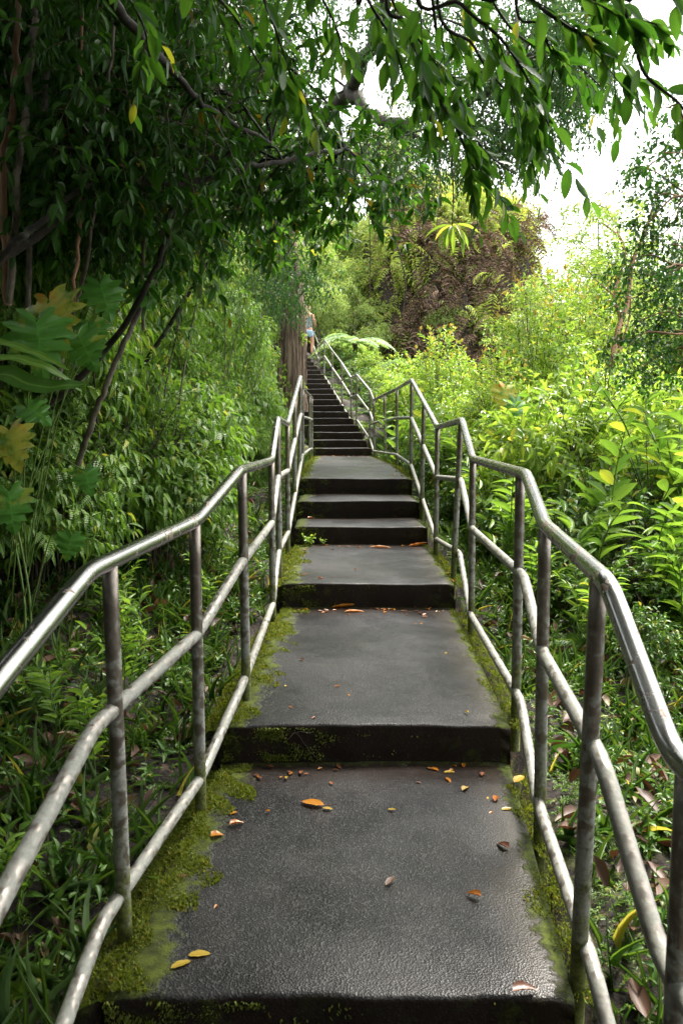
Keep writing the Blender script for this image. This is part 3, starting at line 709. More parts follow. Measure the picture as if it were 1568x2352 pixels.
WG = 'mixed small-leaved shrubs in the shaded wall of leaves'
wp = [shrub('wall_shrub', 'small-leaved shrub with visible thin stems mixed into the shaded green wall', 'shrub', WG, .55, 1.5, 200, 9, .075, .032, T_EL, 'hedge', hang=.35, Ln=.34, nst=9) for _ in range(2)]
scatter(wp, [(XL(y)-d-rng.uniform(0, .25), y+rng.uniform(-.3, .3), rng.uniform(.8, 1.2)) for y, d in ((5.2, 1.3), (5.9, 1.0), (6.8, 1.5), (7.6, 1.0), (8.8, 1.35), (9.6, .9), (10.9, 1.3), (12.2, 1.0), (13.3, 1.2), (14.6, 1.2), (6.3, 2.2), (8.2, 2.3), (10.2, 2.2), (12.8, 2.1))])
def pole(x, y, h, lean, label):
    t = empty('sapling', (x, y, gz(x, y))); tag(t, label, 'sapling', 'thin bare-stemmed saplings in the shaded wall of leaves'); a = Acc(); f = Acc()
    p = [(0, 0, -.1), (lean*.2, -.05, h*.3), (lean*.5, -.1, h*.65), (lean, -.15, h)]; c = limb(a, p, .011, .005, 6, 0, .004)
    for q in (.45, .6, .75, .9, 1.): cluster(f, c[int((len(c)-1)*q)], .18, 5, 7, .085, .034, T_EL, .25, hang=.5)
    a.build('stem', [M['pale'], M['pale']], t); f.build('foliage', [M['hedge'], M['twig']], t)
for i in range(16):
    y = rng.uniform(4.6, 14); pole(XL(y)-rng.uniform(.95, 1.3), y, rng.uniform(1.3, 2.6), rng.uniform(-.2, .7), 'thin bare-stemmed sapling leaning out of the shaded wall of leaves')
BG = 'sunlit shrubs massed beyond the handrail'
bp = [shrub('sunlit_shrub', 'bright yellow-green leafy shrub in the sunlit thicket beyond the handrail', 'shrub', BG, .6, 1.35, 250, 8, .12, .040, T_LN, 'bright', hang=.35, Ln=.32, out=.6, nst=7, nup=.5) for _ in range(2)]
bp += [shrub('sunlit_shrub', 'bright yellow-green leafy shrub in the sunlit thicket beyond the handrail', 'shrub', BG, .6, 1.4, 240, 8, .085, .042, T_EL, 'bright', hang=.25, Ln=.30, out=.6, nst=7) for _ in range(2)]
spots = []
for y in np.arange(7.8, 17, .8):
    for d in np.arange(.75+.25*(y > 13), 6.8, .85):
        if rng.random() < .12: continue
        s = rng.uniform(.85, 1.2)*(.8 if d < 1 else 1.05); spots.append((XR(y)+d+rng.normal(0, .15)+.1, y+rng.normal(0, .2), s))
for y in np.arange(17.5, 28, 1.1):
    for d in np.arange(1.3, 9, 1.25): spots.append((XR(y)+d+rng.normal(0, .2)*(d > 2), y+rng.normal(0, .3), rng.uniform(1.0, 1.4)*(.62 if d < 2 else 1)))
for (x, y) in [(3.3, 6.8), (3.9, 6.2), (2.7, 7.2), (2.0, 7.4), (4.3, 7.4), (4.6, 5.6), (5.2, 6.6)]: spots.append((x, y, 1.1))
for i in range(0, len(spots), 7): spots[i] = spots[i][:2]+(spots[i][2]*.9,)
scatter(bp, [s for i, s in enumerate(spots) if i % 7]); bsp = [s for i, s in enumerate(spots) if i % 7 == 0]
UG = 'shrubs in the shadier undergrowth beside the handrail'
up = [shrub('undergrowth_shrub', 'mid-green shrub with thin dark stems in the undergrowth beside the handrail', 'shrub', UG, .45, .95, 120, 7, .085, .038, T_EL, 'under', hang=.35, Ln=.25, nst=9, low=.3) for _ in range(2)]
bsp += [(XR(y)+d, y, s) for y, d, s in ((15.9, .75, .6), (16.6, .9, .75), (17.3, .8, .65), (18.1, .85, .75), (18.9, .8, .7), (19.6, .9, .8), (20.4, .8, .7), (21.2, .85, .8), (22, .8, .7), (22.9, .9, .8), (23.8, .8, .7), (25, .9, .9))]
scatter(up, bsp+[(XR(y)+d, y+rng.uniform(-.2, .2), s) for y, d, s in ((4.6, 1.0, .45), (5.2, .75, .5), (5.3, 1.3, .7), (5.9, .7, .6), (6.3, 1.1, .8), (6.9, .65, .65), (7.4, .8, .8), (4.2, 1.6, .6), (4.8, 1.9, .8), (3.9, 2.2, .7), (8.3, .55, .7), (9.2, .5, .7), (10.3, .5, .7), (11.4, .5, .7), (12.4, .5, .7), (3.7, 1.3, .35))]+[(1.75, 6.2, .9), (2.3, 5.9, 1.), (2.9, 5.6, 1.), (2.1, 6.7, 1.), (3.2, 6.2, 1.1), (1.5, 7.2, .8), (3.6, 5.2, 1.1), (2.5, 5.1, .8), (3.1, 4.8, .9), (1.45, 8.2, .8), (1.6, 6.9, .9), (2.6, 6.6, 1.1), (2.9, 4.3, .6), (3.9, 4.5, 1.1),
              (-2.2, 4.2, .7), (-2.6, 3.6, .9), (-2.9, 4.4, 1.), (-2.35, 5.0, .8), (-2.6, 2.9, .8), (-3.3, 3.4, 1.1)])

# tall shrubs with reddish new growth
tp = shrub('tall_shrub', 'tall glossy shrub with orange new tips in front of the fern covered knoll', 'shrub', None, .62, 2.7, 300, 8, .10, .036, T_EL, 'bright', hang=.1, tipm='tip', nst=6)
tp.location = (*P(1235, 900, 11.)[:2], gz(P(1235, 900, 11.)[0], 11)); 
for (px, Y, s, lb) in [(1010, 15.0, .98, 'slender shrub with red-tipped shoots standing before the brown hanging fronds'), (1350, 12.5, 1.15, 'tall rounded bright shrub beside the pink stemmed tree'), (1140, 9.2, .62, 'low glossy shrub with orange tips behind the handrail corner')]:
    o = copy_tree(tp); x = P(px, 900, Y)[0]; o.location = (x, Y, gz(x, Y)); o.scale = (s, s, s); o.rotation_euler = (0, 0, Y*3); o['label'] = lb
tp.scale = (1.0, 1., 1.08)

# ---------------- ginger clumps with long leaves
def ginger(label, n=6, h=1.3, L=.25, W=.048, lean=.5, mat='ginger', name='ginger_plant', hang=.3, tm=T_LN, nl=12):
    t = empty(name); tag(t, label, 'plant', 'long-leaved ginger plants beside the handrail')
    for i in range(n):
        f = Acc(); a = Acc(); an = rng.random()*6.28; l = rng.uniform(.3, 1)*lean; hh = h*rng.uniform(.65, 1.1)
        b = np.array([rng.normal(0, .1), rng.normal(0, .1), -.1]); dx = np.array([math.cos(an), math.sin(an), 0])
        c = limb(a, [b, b+dx*l*.1*hh+UP*hh*.4, b+dx*l*.4*hh+UP*hh*.8, b+dx*l*.8*hh+UP*hh*1.02], .008, .004, 6, 0)
        k = np.linspace(len(c)*.28, len(c)-1, nl).astype(int); B = c[k]; D = nz(np.gradient(c, axis=0))[k]
        S = nz(np.cross(D, dx+1e-3)); sg = np.where(np.arange(nl) % 2, 1, -1)[:, None]
        LD = nz(D*.75+S*sg*.8+rng.normal(0, .12, (nl, 3))-UP*hang*.3); NN = nz(np.cross(S, D)*-1+UP*.8+rng.normal(0, .2, (nl, 3)))
        sz = rng.uniform(.75, 1.1, nl)*np.sin(np.pi*np.linspace(.3, .8, nl))**.5
        for q, tmq in enumerate(tm):
            m = np.arange(nl) % len(tm) == q; place(f, B[m], LD[m], NN[m], L*sz[m], W*sz[m], tmq)
        s_ = a.build('stem', [M['gstem'], M['gstem']], t); f.build('foliage', [M[mat], M['twig']], s_)
    return t
gp = [ginger('clump of arching stems with long narrow leaves beside the handrail') for _ in range(3)]
gs = [(XR(5.4)+.6, 5.4, .5), (XR(6.1)+.55, 6.1, .6), (XR(6.8)+.7, 6.8, .7), (XR(7.7)+.55, 7.7, .7), (XR(8.8)+.5, 8.8, .75), (XR(4.7)+.8, 4.7, .42), (XR(4.9)+1.4, 4.9, .6), (2.9, 6.6, 1.15), (2.4, 7.6, 1.1), (3.4, 7.6, 1.2), (1.75, 5.6, .85), (1.3, 6.3, .8), (2.2, 5.3, .8), (1.5, 7.3, .9), (2.7, 6.2, 1.1), (2.1, 8.2, 1.), (3.2, 5.4, 1.1), (3.0, 7.2, 1.2), (3.7, 6.2, 1.2), (1.25, 9.6, .8), (1.5, 11., .9), (4.2, 5.3, 1.1),
      (1.2, 13, .8), (1.6, 5.0, .5), (2.5, 4.6, .6), (3.3, 4.4, .8), (3.6, 8.3, 1.2), (-1.5, 3.0, .42), (-1.15, 4.0, .40), (-1.4, 5.0, .42), (-1.9, 3.9, .5), (-1.05, 2.3, .32), (-1.55, 2.4, .36), (-1.0, 3.1, .34), (-1.3, 3.5, .38), (-.95, 1.75, .25), (-1.3, 1.9, .3), (-1.2, 4.6, .4), (-.95, 5.4, .36), (-1.0, 6.3, .36)]
scatter(gp, gs)
GT = 'long-leaved ginger plants beside the handrail'
for o in list(bpy.data.objects):
    if o.get('group') == GT and o.location.x < 0: o['label'] = 'low tuft of long green leaves on the shady ground by the mossy edge'; o['group'] = 'low leafy tufts on the shady ground'
# big soft leaved plants
bl = ginger('tall plant with broad pale ribbed leaves standing above the sunlit thicket', 5, 1.75, .26, .095, .35, 'ginger', 'broad_leaf_plant', .2, [tmpl(7, 'ellip', .25, .1, .01), tmpl(7, 'ellip', .05, .16, .01)], 9)
bl['group'] = 'broad-leaved plants above the sunlit thicket'; scatter([bl], [(2.05, 6.0, .85), (2.75, 6.3, .9), (2.5, 5.5, .8), (3.4, 5.9, 1.1), (1.1, 10.6, .75), (.9, 12.8, .8)])

# ---------------- ferns
def frond(acc, p, d, Ln, npn, pl, pw, arch=.5, m=0, tm=T_OV3[0], tw=.0025, tipup=0):
    d = np.asarray(d, float); dh = nz(np.array([d[0], d[1], 0.])); t = np.linspace(0, 1, 14)
    c = p+dh*Ln*(t[:, None])*np.linalg.norm(d[:2])+UP*(d[2]*Ln*t-arch*Ln*t**2)[:, None]
    tubes(acc, c[None], np.linspace(tw, tw*.3, 14), 4, 1)
    k = np.linspace(.12, .99, npn); i = k*13; i0 = np.minimum(i.astype(int), 12); fr = (i-i0)[:, None]; B = c[i0]*(1-fr)+c[i0+1]*fr
    D = nz(np.gradient(c, axis=0))[i0]; S = nz(np.cross(D, UP)); N = np.cross(S, D); sz = np.sin(np.pi*np.clip(k, .0, .98)**.8)**.7*pl+.01
    for s in (-1, 1):
        LD = nz(S*s+D*.35-UP*.12+rng.normal(0, .04, (npn, 3))); place(acc, B, LD, N+rng.normal(0, .08, (npn, 3)), sz, np.full(npn, pw), tm, m)
def fern(name, label, group, n, Ln, mat, pl=.28, npn=16, up=.7, arch=.75, bip=False):
    t = empty(name); tag(t, label, 'fern', group)
    for i in range(n):
        a = Acc(); an = i/n*6.28+rng.normal(0, .3); u = up*rng.uniform(.7, 1.2); l = Ln*rng.uniform(.75, 1.15)
        d = np.array([math.cos(an), math.sin(an), u]); frond(a, np.zeros(3), d, l, npn, pl*l, l*.055, arch*rng.uniform(.8, 1.2))
        a.build('frond', [M[mat], M['gstem']], t)
    return t
FG = 'small ferns on the ground along the steps'
fp = [fern('fern', 'small bright green fern on the mossy ground beside the steps', FG, 6, .30, 'fern') for _ in range(2)]
fs = []
for i in range(40):
    y = rng.uniform(2., 9); fs.append((XR(y)+rng.uniform(.25, 1.1), y, rng.uniform(.5, 1.)))
for i in range(26):
    y = rng.uniform(1.4, 9); fs.append((XL(y)-rng.uniform(.35, 1.3), y, rng.uniform(.35, .85)))
for i in range(24):
    y = rng.uniform(8, 16); fs.append((XR(y)+rng.uniform(.15, .5), y, rng.uniform(.7, 1.3)))
scatter(fp, fs, sink=.0)
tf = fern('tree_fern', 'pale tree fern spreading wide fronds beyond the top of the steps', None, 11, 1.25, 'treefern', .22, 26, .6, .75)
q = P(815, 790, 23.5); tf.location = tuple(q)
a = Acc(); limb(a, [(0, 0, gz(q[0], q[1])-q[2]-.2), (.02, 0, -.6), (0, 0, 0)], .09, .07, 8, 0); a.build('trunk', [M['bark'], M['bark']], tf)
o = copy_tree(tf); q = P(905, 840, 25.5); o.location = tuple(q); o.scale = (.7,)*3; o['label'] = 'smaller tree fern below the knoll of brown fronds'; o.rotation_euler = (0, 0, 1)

# ---------------- hanging fronds that cover the knoll
def frondclump(name, label, group, mat, n=22, L=.95):
    t = empty(name); tag(t, label, 'fern', group); f = Acc()
    for i in range(n):
        an = rng.normal(-1.57, 1.5); st = rng.normal(0, .38, 3)
        d = np.array([math.cos(an)*.7, math.sin(an)*.7, rng.uniform(.0, .6)]); frond(f, st, d, L*rng.uniform(.5, 1.1), 9, .20*L, .042*L, rng.uniform(.8, 1.5), 0, T_OV3[0], .004)
    f.build('foliage', [M[mat], M['twig']], t); return t
KG = 'dry brown fern clumps hanging down the knoll'
kp = [frondclump('dry_fern', 'brown dried fern clump hanging on the shaded face of the knoll', KG, 'dry') for _ in range(3)]
LG = 'green fern clumps growing over the knoll'
lp_ = [frondclump('knoll_fern', 'yellow-green fern clump growing on the top and flank of the knoll', LG, 'limefern') for _ in range(2)]
ks, ls = [], []
for i in range(760):
    an = rng.uniform(math.pi*1.02, math.pi*2.05); e = rng.uniform(.3, 1.25)
    x = 4.4+3.6*math.cos(an)*e; y = 33.5+6*math.sin(an)*e
    if y > 37: continue
    z = gz(x, y)
    left_side = x < 2.5+.5*math.sin(y*3); top = e < .72+.1*math.sin(x*4)
    if left_side or top or (x > 6.6 and rng.random() < .5) or rng.random() < .22: ls.append((x, y-.15, rng.uniform(.8, 1.3), z+.1))
    else: ks.append((x, y-.15+rng.normal(0, .15), rng.uniform(.6, 1.5), z+.05))
scatter(kp, ks[:280]); scatter(lp_, ls[:280])
for o in list(bpy.data.objects):
    if o.get('group') in (KG, LG): o.rotation_euler = (rng.normal(0, .35), rng.normal(0, .35), rng.normal(math.atan2(o.location.x-4.4, 8)*.8, .9))

# ---------------- pale trees farther off
def slender(name, label, group, h, rad, ncl, L, W, mat, bark, tm=T_EL3, n=34, sr=.05, stems=3, low=.35, nl=8):
    t = empty(name); tag(t, label, 'tree', group); a = Acc(); f = Acc(); tips = []
    for i in range(stems):
        an = rng.random()*6.28; r = rad*.5*rng.random(); e = np.array([math.cos(an)*r, math.sin(an)*r, h*rng.uniform(.75, .95)])
        c = limb(a, [(rng.normal(0, .05), rng.normal(0, .05), -.2), e*np.array([.2, .2, .35])+rng.normal(0, .05, 3), e*np.array([.6, .6, .7])+rng.normal(0, .1, 3), e], sr, sr*.25, 7, 0)
        tips += [c[int((len(c)-1)*q)] for q in (.4, .55, .7, .85, 1)]
    for i in range(ncl):
        d = rdir(1)[0]; c = np.array([0, 0, h*(low+1)/2])+d*rng.random()**.4*np.array([rad, rad, h*(1-low)/2])
        i = int(np.argmin([np.linalg.norm(c-x) for x in tips])); sub_branches(a, tips[i], [c], sr*.3, .006, 0, 4)
        cluster(f, c, rad*.32, n, nl, L, W, tm, .3*max(1, L/.08), hang=.25, tw=.003)
    a.build('trunk', [M[bark], M[bark]], t); f.build('crown', [M[mat], M['twig']], t); return t
FT = 'pale sunlit trees on the slope behind'
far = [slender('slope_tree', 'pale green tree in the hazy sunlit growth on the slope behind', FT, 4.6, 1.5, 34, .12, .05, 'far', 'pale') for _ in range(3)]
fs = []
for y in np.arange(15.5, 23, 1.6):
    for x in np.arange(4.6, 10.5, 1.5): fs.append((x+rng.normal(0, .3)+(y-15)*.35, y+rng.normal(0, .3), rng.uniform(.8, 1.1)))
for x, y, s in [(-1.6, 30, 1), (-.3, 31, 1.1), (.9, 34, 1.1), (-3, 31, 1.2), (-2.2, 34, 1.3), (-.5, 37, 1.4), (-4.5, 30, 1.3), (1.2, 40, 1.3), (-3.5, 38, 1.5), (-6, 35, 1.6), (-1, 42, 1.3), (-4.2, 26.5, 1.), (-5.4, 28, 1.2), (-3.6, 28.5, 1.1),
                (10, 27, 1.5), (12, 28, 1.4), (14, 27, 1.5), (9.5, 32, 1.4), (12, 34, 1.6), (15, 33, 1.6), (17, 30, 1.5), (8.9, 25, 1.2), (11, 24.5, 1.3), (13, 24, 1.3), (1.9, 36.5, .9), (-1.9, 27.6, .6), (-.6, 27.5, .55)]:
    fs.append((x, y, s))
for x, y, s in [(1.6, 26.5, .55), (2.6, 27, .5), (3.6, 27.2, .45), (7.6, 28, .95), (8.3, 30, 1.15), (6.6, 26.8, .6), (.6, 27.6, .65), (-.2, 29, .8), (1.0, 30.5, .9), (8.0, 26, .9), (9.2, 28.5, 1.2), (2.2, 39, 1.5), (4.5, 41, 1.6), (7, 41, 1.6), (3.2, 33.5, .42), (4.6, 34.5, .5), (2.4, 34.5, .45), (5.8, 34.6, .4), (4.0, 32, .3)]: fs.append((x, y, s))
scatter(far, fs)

tt = [slender('tall_slope_tree', 'tall airy sunlit tree standing beyond the thicket with sky through its crown', 'tall airy trees beyond the thicket', 7.6, 1.7, 62, .085, .042, 'bright', 'pale', n=26, sr=.06, low=.2) for _ in range(2)]
scatter(tt, [(6.0, 18.0, .80), (7.1, 18.8, .78), (8.2, 19.6, .76), (9.4, 20.3, .75), (8.0, 21.8, .85), (6.6, 15.6, .5), (10.4, 21, .8)])
# pink stemmed tree
def pink_tree():
    b = P(1400, 900, 12.); b[2] = gz(b[0], 12.); t = empty('pink_barked_tree', b); tag(t, 'thin tree with smooth pinkish stems rising from the sunlit thicket', 'tree')
    a = Acc(); f = Acc(); T = lambda *p: P(*p)-b
    limb(a, [(0, 0, -.2), T(1402, 870, 12), T(1418, 760, 12), T(1440, 690, 12), T(1452, 600, 12), T(1478, 540, 12), T(1500, 470, 12)], .055, .018, 8, 0)
    limb(a, [(0.03, .1, -.2), T(1405, 860, 12.1), T(1420, 800, 12.1), T(1422, 730, 12.1), T(1410, 680, 12.1), T(1432, 600, 12.2), T(1425, 550, 12.2), T(1380, 510, 12.2)], .04, .014, 7, 0)
    limb(a, [(-.06, .1, -.2), T(1420, 830, 12.2), T(1445, 720, 12.3), T(1440, 620, 12.3), T(1410, 500, 12.3)], .022, .01, 6, 0)
    limb(a, [T(1410, 680, 12.1), T(1375, 650, 12.1), T(1330, 600, 12)], .015, .006, 6, 0)
    limb(a, [T(1425, 550, 12.2), T(1390, 480, 12.2), T(1350, 470, 12.2)], .014, .006, 6, 0)
    for x, y in [(1330, 600), (1350, 480), (1380, 510), (1410, 490), (1460, 480), (1500, 460), (1500, 520), (1440, 560), (1370, 560), (1310, 540), (1470, 620), (1350, 700), (1300, 640), (1390, 620), (1300, 480), (1340, 640)]:
        c = T(x, y, rng.uniform(11.8, 12.8)); cluster(f, c, .35, 16, 7, .07, .034, T_EL3, .3, hang=.2)
    a.build('trunk', [M['pink'], M['pink']], t); f.build('crown', [M['bright'], M['twig']], t)
pink_tree()
# dark small-leaved tree at the edge
def edge_tree():
    b = np.array([4.3, 6.6, gz(4.3, 6.6)]); t = empty('small_leaved_tree', b); tag(t, 'dark small-leaved tree leaning in beside the thicket, sky showing through its crown', 'tree')
    a = Acc(); f = Acc(); T = lambda *p: P(*p)-b
    c = limb(a, [(0, 0, -.2), T(1640, 900, 6.8), T(1620, 650, 7), T(1580, 400, 7.2), T(1560, 250, 7.2)], .06, .02, 8, 0)
    tips = [c[int((len(c)-1)*q)] for q in (.4, .55, .7, .85, 1)]
    for x, y in [(1530, 350), (1480, 390), (1555, 420), (1500, 455), (1540, 500), (1590, 350), (1590, 480), (1500, 560), (1550, 590), (1460, 430), (1530, 650), (1480, 640), (1570, 700), (1510, 710), (1460, 740), (1550, 780), (1500, 790), (1440, 600), (1580, 860), (1540, 840), (1470, 850), (1530, 560), (1560, 640), (1430, 690),
                 (1560, 300), (1610, 560), (1600, 640), (1600, 760), (1440, 800), (1530, 740), (1490, 520), (1540, 240)]:
        q = T(x+rng.normal(0, 8), y, rng.uniform(6.3, 7.8)); i = int(np.argmin([np.linalg.norm(q-s) for s in tips])); sub_branches(a, tips[i], [q], .012, .004, 0, 4)
        cluster(f, q, .24, 17, 8, .055, .032, T_EL3, .24, hang=.3, spread=65)
    a.build('trunk', [M['pink'], M['pink']], t); f.build('crown', [M['rowan'], M['twig']], t)
edge_tree()

# ---------------- lobed-leaf climber on the dark bank
def lobed_leaf(name, mat, parent, p, d, nrm, L, lob=5, asp=1.):
    o1 = [(.0, -.02), (.06, -.13), (.20, -.24), (.33, -.25), (.27, -.12), (.34, -.06), (.42, -.08), (.58, -.06), (.55, .02), (.43, .12), (.42, .16), (.52, .19), (.62, .25), (.53, .31), (.40, .32), (.39, .37), (.45, .45), (.50, .52), (.40, .55), (.30, .53), (.29, .57), (.31, .66), (.32, .73), (.24, .74), (.19, .72), (.17, .77), (.17, .85), (.10, .93), (.0, 1.03)]
    tips = {3, 7, 12, 17, 22, 26, 28}
    n = len(o1); d = nz(np.asarray(d, float)); nrm = np.asarray(nrm, float); S = nz(np.cross(d, nrm)); N = np.cross(S, d); V = []; A = []; T_ = []
    ph = rng.random()*6
    for s in (-1, 1):
        base = len(V); js = rng.normal(0, .012, (n, 2))
        for k, (x, y) in enumerate(o1):
            x = max(0, x+js[k, 0])*s if 0 < k < n-1 else 0.; y = y+js[k, 1]*.6; m = max(0., min(1., .0+.93*k/(n-1)-.05))
            for q in (0, .33, .66, 1.):
                X = x*q; Y = m+(y-m)*q; r2 = X*X+(Y-.3)**2
                z = -.26*r2*1.1-.05*abs(X)+.035*q*math.sin(k*.9+ph)+.07*abs(X)**.5*q*.5
                V.append((X, Y, z)); A.append((.4+.3*math.sin(k+ph)*q, q, 0. if (q == 0 or k in tips) else .5, .2))
        for k in range(n-1):
            for r in range(3):
                a0 = base+k*4+r; b0 = a0+4; T_ += [(a0, b0, b0+1), (a0, b0+1, a0+1)] if s > 0 else [(a0, b0+1, b0), (a0, a0+1, b0+1)]
    V = np.array(V); X = (V[:, :1]*S+V[:, 1:2]*d+V[:, 2:]*N)*L+p
    return mesh_from(name, X, T_, M[mat], None, {'lv': A}, True, parent)
def blotch_leaf(name, g, y, o):
    t = NT(name); n = t.noise(9, 5, .65); c = t.mix(t.rng(n, .36, .50), g, y); c = t.mix(t.rng(n, .57, .64), c, o)
    _, al, ac, _ = t.attr('lv'); c = t.mix(t.math('MULTIPLY', t.rng(ac, .12, .02), .5), c, tuple(min(1, x*1.8) for x in g))
    p = t.pbr(c, .34, t.bump(t.noise(30, 3), .2, .004), spec=.45); tr = t.n('BsdfTranslucent'); t.l(c, tr.inputs[0]); ms = t.n('MixShader'); ms.inputs[0].default_value = .15
    t.l(p, ms.inputs[1]); t.l(tr.outputs[0], ms.inputs[2]); return t.done(ms.outputs[0])
M['lob_g'] = blotch_leaf('lobed_green', (.055, .17, .02), (.07, .2, .025), (.2, .26, .03))
M['lob_y'] = blotch_leaf('lobed_yellowing', (.12, .24, .03), (.46, .44, .06), (.55, .28, .05))
def climber(label, leaves, base, name='lobed_leaf_climber'):
    b = np.array(base, float); t = empty(name, b); tag(t, label, 'plant'); a = Acc()
    for (px, py, Y, L, dx, dz, mat) in leaves:
        p = P(px, py, Y); lobed_leaf('leaf', mat, t, p-b, (dx, -.25, dz), (.15+rng.normal(0, .25), -.85, .55+rng.normal(0, .2)), L*.78)
        r0 = np.array([rng.normal(0, .05), .2, rng.uniform(.2, .8)])
        limb(a, [r0, (r0+p-b)*.5+np.array([0, .05, .22]), p-b], .004, .0028, 6, 0)
    limb(a, [(0, .2, -.2), (.05, .2, .3), (-.05, .25, .9)], .009, .006, 7, 0)
    a.build('stem', [M['gstem'], M['gstem']], t)
climber('climber with big jagged leaves, one mottled yellow and orange, against the dark bank',
        [(112, 690, 3.6, .33, .25, -1, 'lob_y'), (85, 735, 3.45, .33, .15, -1, 'lob_g'), (180, 770, 3.7, .24, .5, -.9, 'lob_g'), (230, 650, 3.8, .24, .35, -1, 'lob_g'), (205, 740, 3.9, .2, .4, -1, 'lob_g'), (320, 655, 4.3, .2, .6, -1, 'lob_g')], (-1.75, 4.0, gz(-1.75, 4.0)))
climber('climber with drooping lobed leaves, one of them yellow, low in the shade', [(20, 990, 3.5, .24, .3, -1, 'lob_y'), (60, 930, 3.8, .2, .8, -.5, 'lob_g'), (20, 1130, 3.5, .24, .2, -1, 'lob_g'), (195, 1080, 4.2, .18, .3, -1, 'lob_g'), (165, 1230, 4.0, .17, -.2, -1, 'lob_g')], (-1.7, 3.95, gz(-1.7, 3.95)))
climber('lobed green leaf plant poking out of the sunlit bushes', [(1185, 920, 8.4, .34, .1, -1, 'lob_g'), (1160, 890, 8.6, .32, -.3, -1, 'lob_y')], (1.9, 8.7, gz(1.9, 8.7)))
# strap leaves entering from the side
def strap(label, specs, base):
    b = np.array(base, float); t = empty('strap_leaf_plant', b); tag(t, label, 'plant')
    for pts, w in specs:
        c = curve([P(*p)-b for p in pts], 8); k = len(c); D = nz(np.gradient(c, axis=0)); S = nz(np.cross(D, np.array([0, -.75, .6]))); N = np.cross(S, D)
        u = np.linspace(0, 1, k); wd = w*np.sin(np.pi*np.clip(u*.92+.05, 0, 1))**.6; V = []; A = []
        for i in range(k):
            for s in (-1, -.5, 0, .5, 1): V.append(c[i]+S[i]*s*wd[i]/2+N[i]*abs(s)*wd[i]*.12+N[i]*.004*math.sin(i*1.3+s)); A.append((.2, u[i], abs(s), .3))
        Q = [(i*5+j, i*5+j+1, (i+1)*5+j+1, (i+1)*5+j) for i in range(k-1) for j in range(4)]
        mesh_from('leaf', V, Q, M['ginger'] if w < .06 else M['under'], None, {'lv': A}, True, t)
strap('plant with long smooth strap leaves reaching across the dark bank', [([(-120, 930, 3.2), (-10, 860, 3.2), (90, 888, 3.2), (195, 882, 3.25)], .085), ([(-120, 860, 3.2), (0, 822, 3.2), (110, 845, 3.2), (190, 900, 3.3)], .035), ([(-100, 770, 3.1), (0, 785, 3.1), (90, 815, 3.1), (160, 850, 3.1)], .03)], (-1.9, 3.3, gz(-1.9, 3.3)))

# leaning stem on the bank
def stem_tree(pts, r0, r1, label, mat='pale'):
    b = P(*pts[0]); t = empty('leaning_trunk', b); tag(t, label, 'tree'); a = Acc()
    limb(a, [P(*p)-b for p in pts], r0, r1, 9, 0, .006); a.build('trunk', [M[mat], M[mat]], t)
    f = Acc()
    for p in pts[-2:]:
        cluster(f, P(*p)-b, .35, 14, 7, .1, .036, T_EL, .3, hang=.5, down=.3)
    f.build('crown', [M['canopy'], M['twig']], t)
stem_tree([(105, 1280, 5.0), (150, 1150, 4.8), (215, 960, 4.6), (268, 830, 4.5), (340, 670, 4.5), (400, 560, 4.6), (450, 430, 4.7)], .021, .011, 'leaning thin trunk blotched with pale lichen crossing the bank')
stem_tree([(-60, 700, 3.6), (0, 595, 3.6), (70, 530, 3.6), (180, 440, 3.7), (270, 380, 3.8)], .018, .011, 'rough grey bough slanting up out of the dark corner', 'bark')
stem_tree([(130, 900, 4.2), (205, 560, 3.9), (235, 330, 3.8), (262, 60, 3.7)], .011, .007, 'slim upright pale trunk among the dark leaves')
stem_tree([(330, 760, 4.4), (330, 520, 4.3), (370, 300, 4.2), (430, 120, 4.1), (470, -60, 4.1)], .010, .006, 'thin grey leaning pole stem behind the hanging whorls of leaves')
stem_tree([(60, 760, 4.1), (80, 480, 4.0), (100, 240, 4.0), (112, 60, 4.0), (120, -60, 4.)], .013, .010, 'pale smooth stem standing close behind the thick grey one', 'pale')
stem_tree([(20, 700, 3.9), (42, 400, 3.7), (62, 240, 3.7), (80, 60, 3.7), (95, -60, 3.7)], .018, .014, 'thick smooth grey trunk in the dark upper corner')
stem_tree([(20, 700, 3.9), (8, 420, 3.8), (30, 230, 3.8), (45, 0, 3.8)], .02, .014, 'reddish shaded trunk at the very edge of the thicket', 'pink')
stem_tree([(170, 700, 3.8), (185, 480, 3.8), (182, 250, 3.8), (190, -40, 3.8)], .009, .007, 'thin reddish liana hanging straight down in the shade', 'pink')

# hanging rosette
def rosette():
    b = P(1038, 518, 5.5); t = empty('hanging_rosette', b); tag(t, 'small lime-green rosette of strap leaves dangling on a thin vine', 'plant')
    a = Acc(); limb(a, [P(1035, 300, 5.5)-b, P(1040, 430, 5.5)-b, (0, 0, 0)], .005, .004, 5, 0); a.build('vine', [M['twig'], M['twig']], t)
    f = Acc(); n = 13; an = np.arange(n)*2.4; LD = np.stack([np.cos(an), np.sin(an)*.8, np.full(n, .1)], -1)+rng.normal(0, .15, (n, 3)); LD[:, 2] -= np.linspace(0, 1.0, n)
    place(f, np.zeros((n, 3)), nz(LD), np.tile(UP, (n, 1)), rng.uniform(.13, .2, n), .03, tmpl(7, 'obov', .55, .1)); f.build('foliage', [M['bright'], M['twig']], t)
rosette()
def vine(label, pts, r=.005):
    b = P(*pts[0]); a = Acc(); limb(a, [P(*p)-b for p in pts], r, r*.8, 5, 0, .004); o = a.build('hanging_vine', [M['twig'], M['twig']]); o.location = b; tag(o, label, 'vine', )
vine('thin pale vine curving down in front of the brown fronds', [(1012, 300, 9), (1008, 450, 9), (995, 560, 9), (960, 610, 9), (945, 640, 9)], .006)
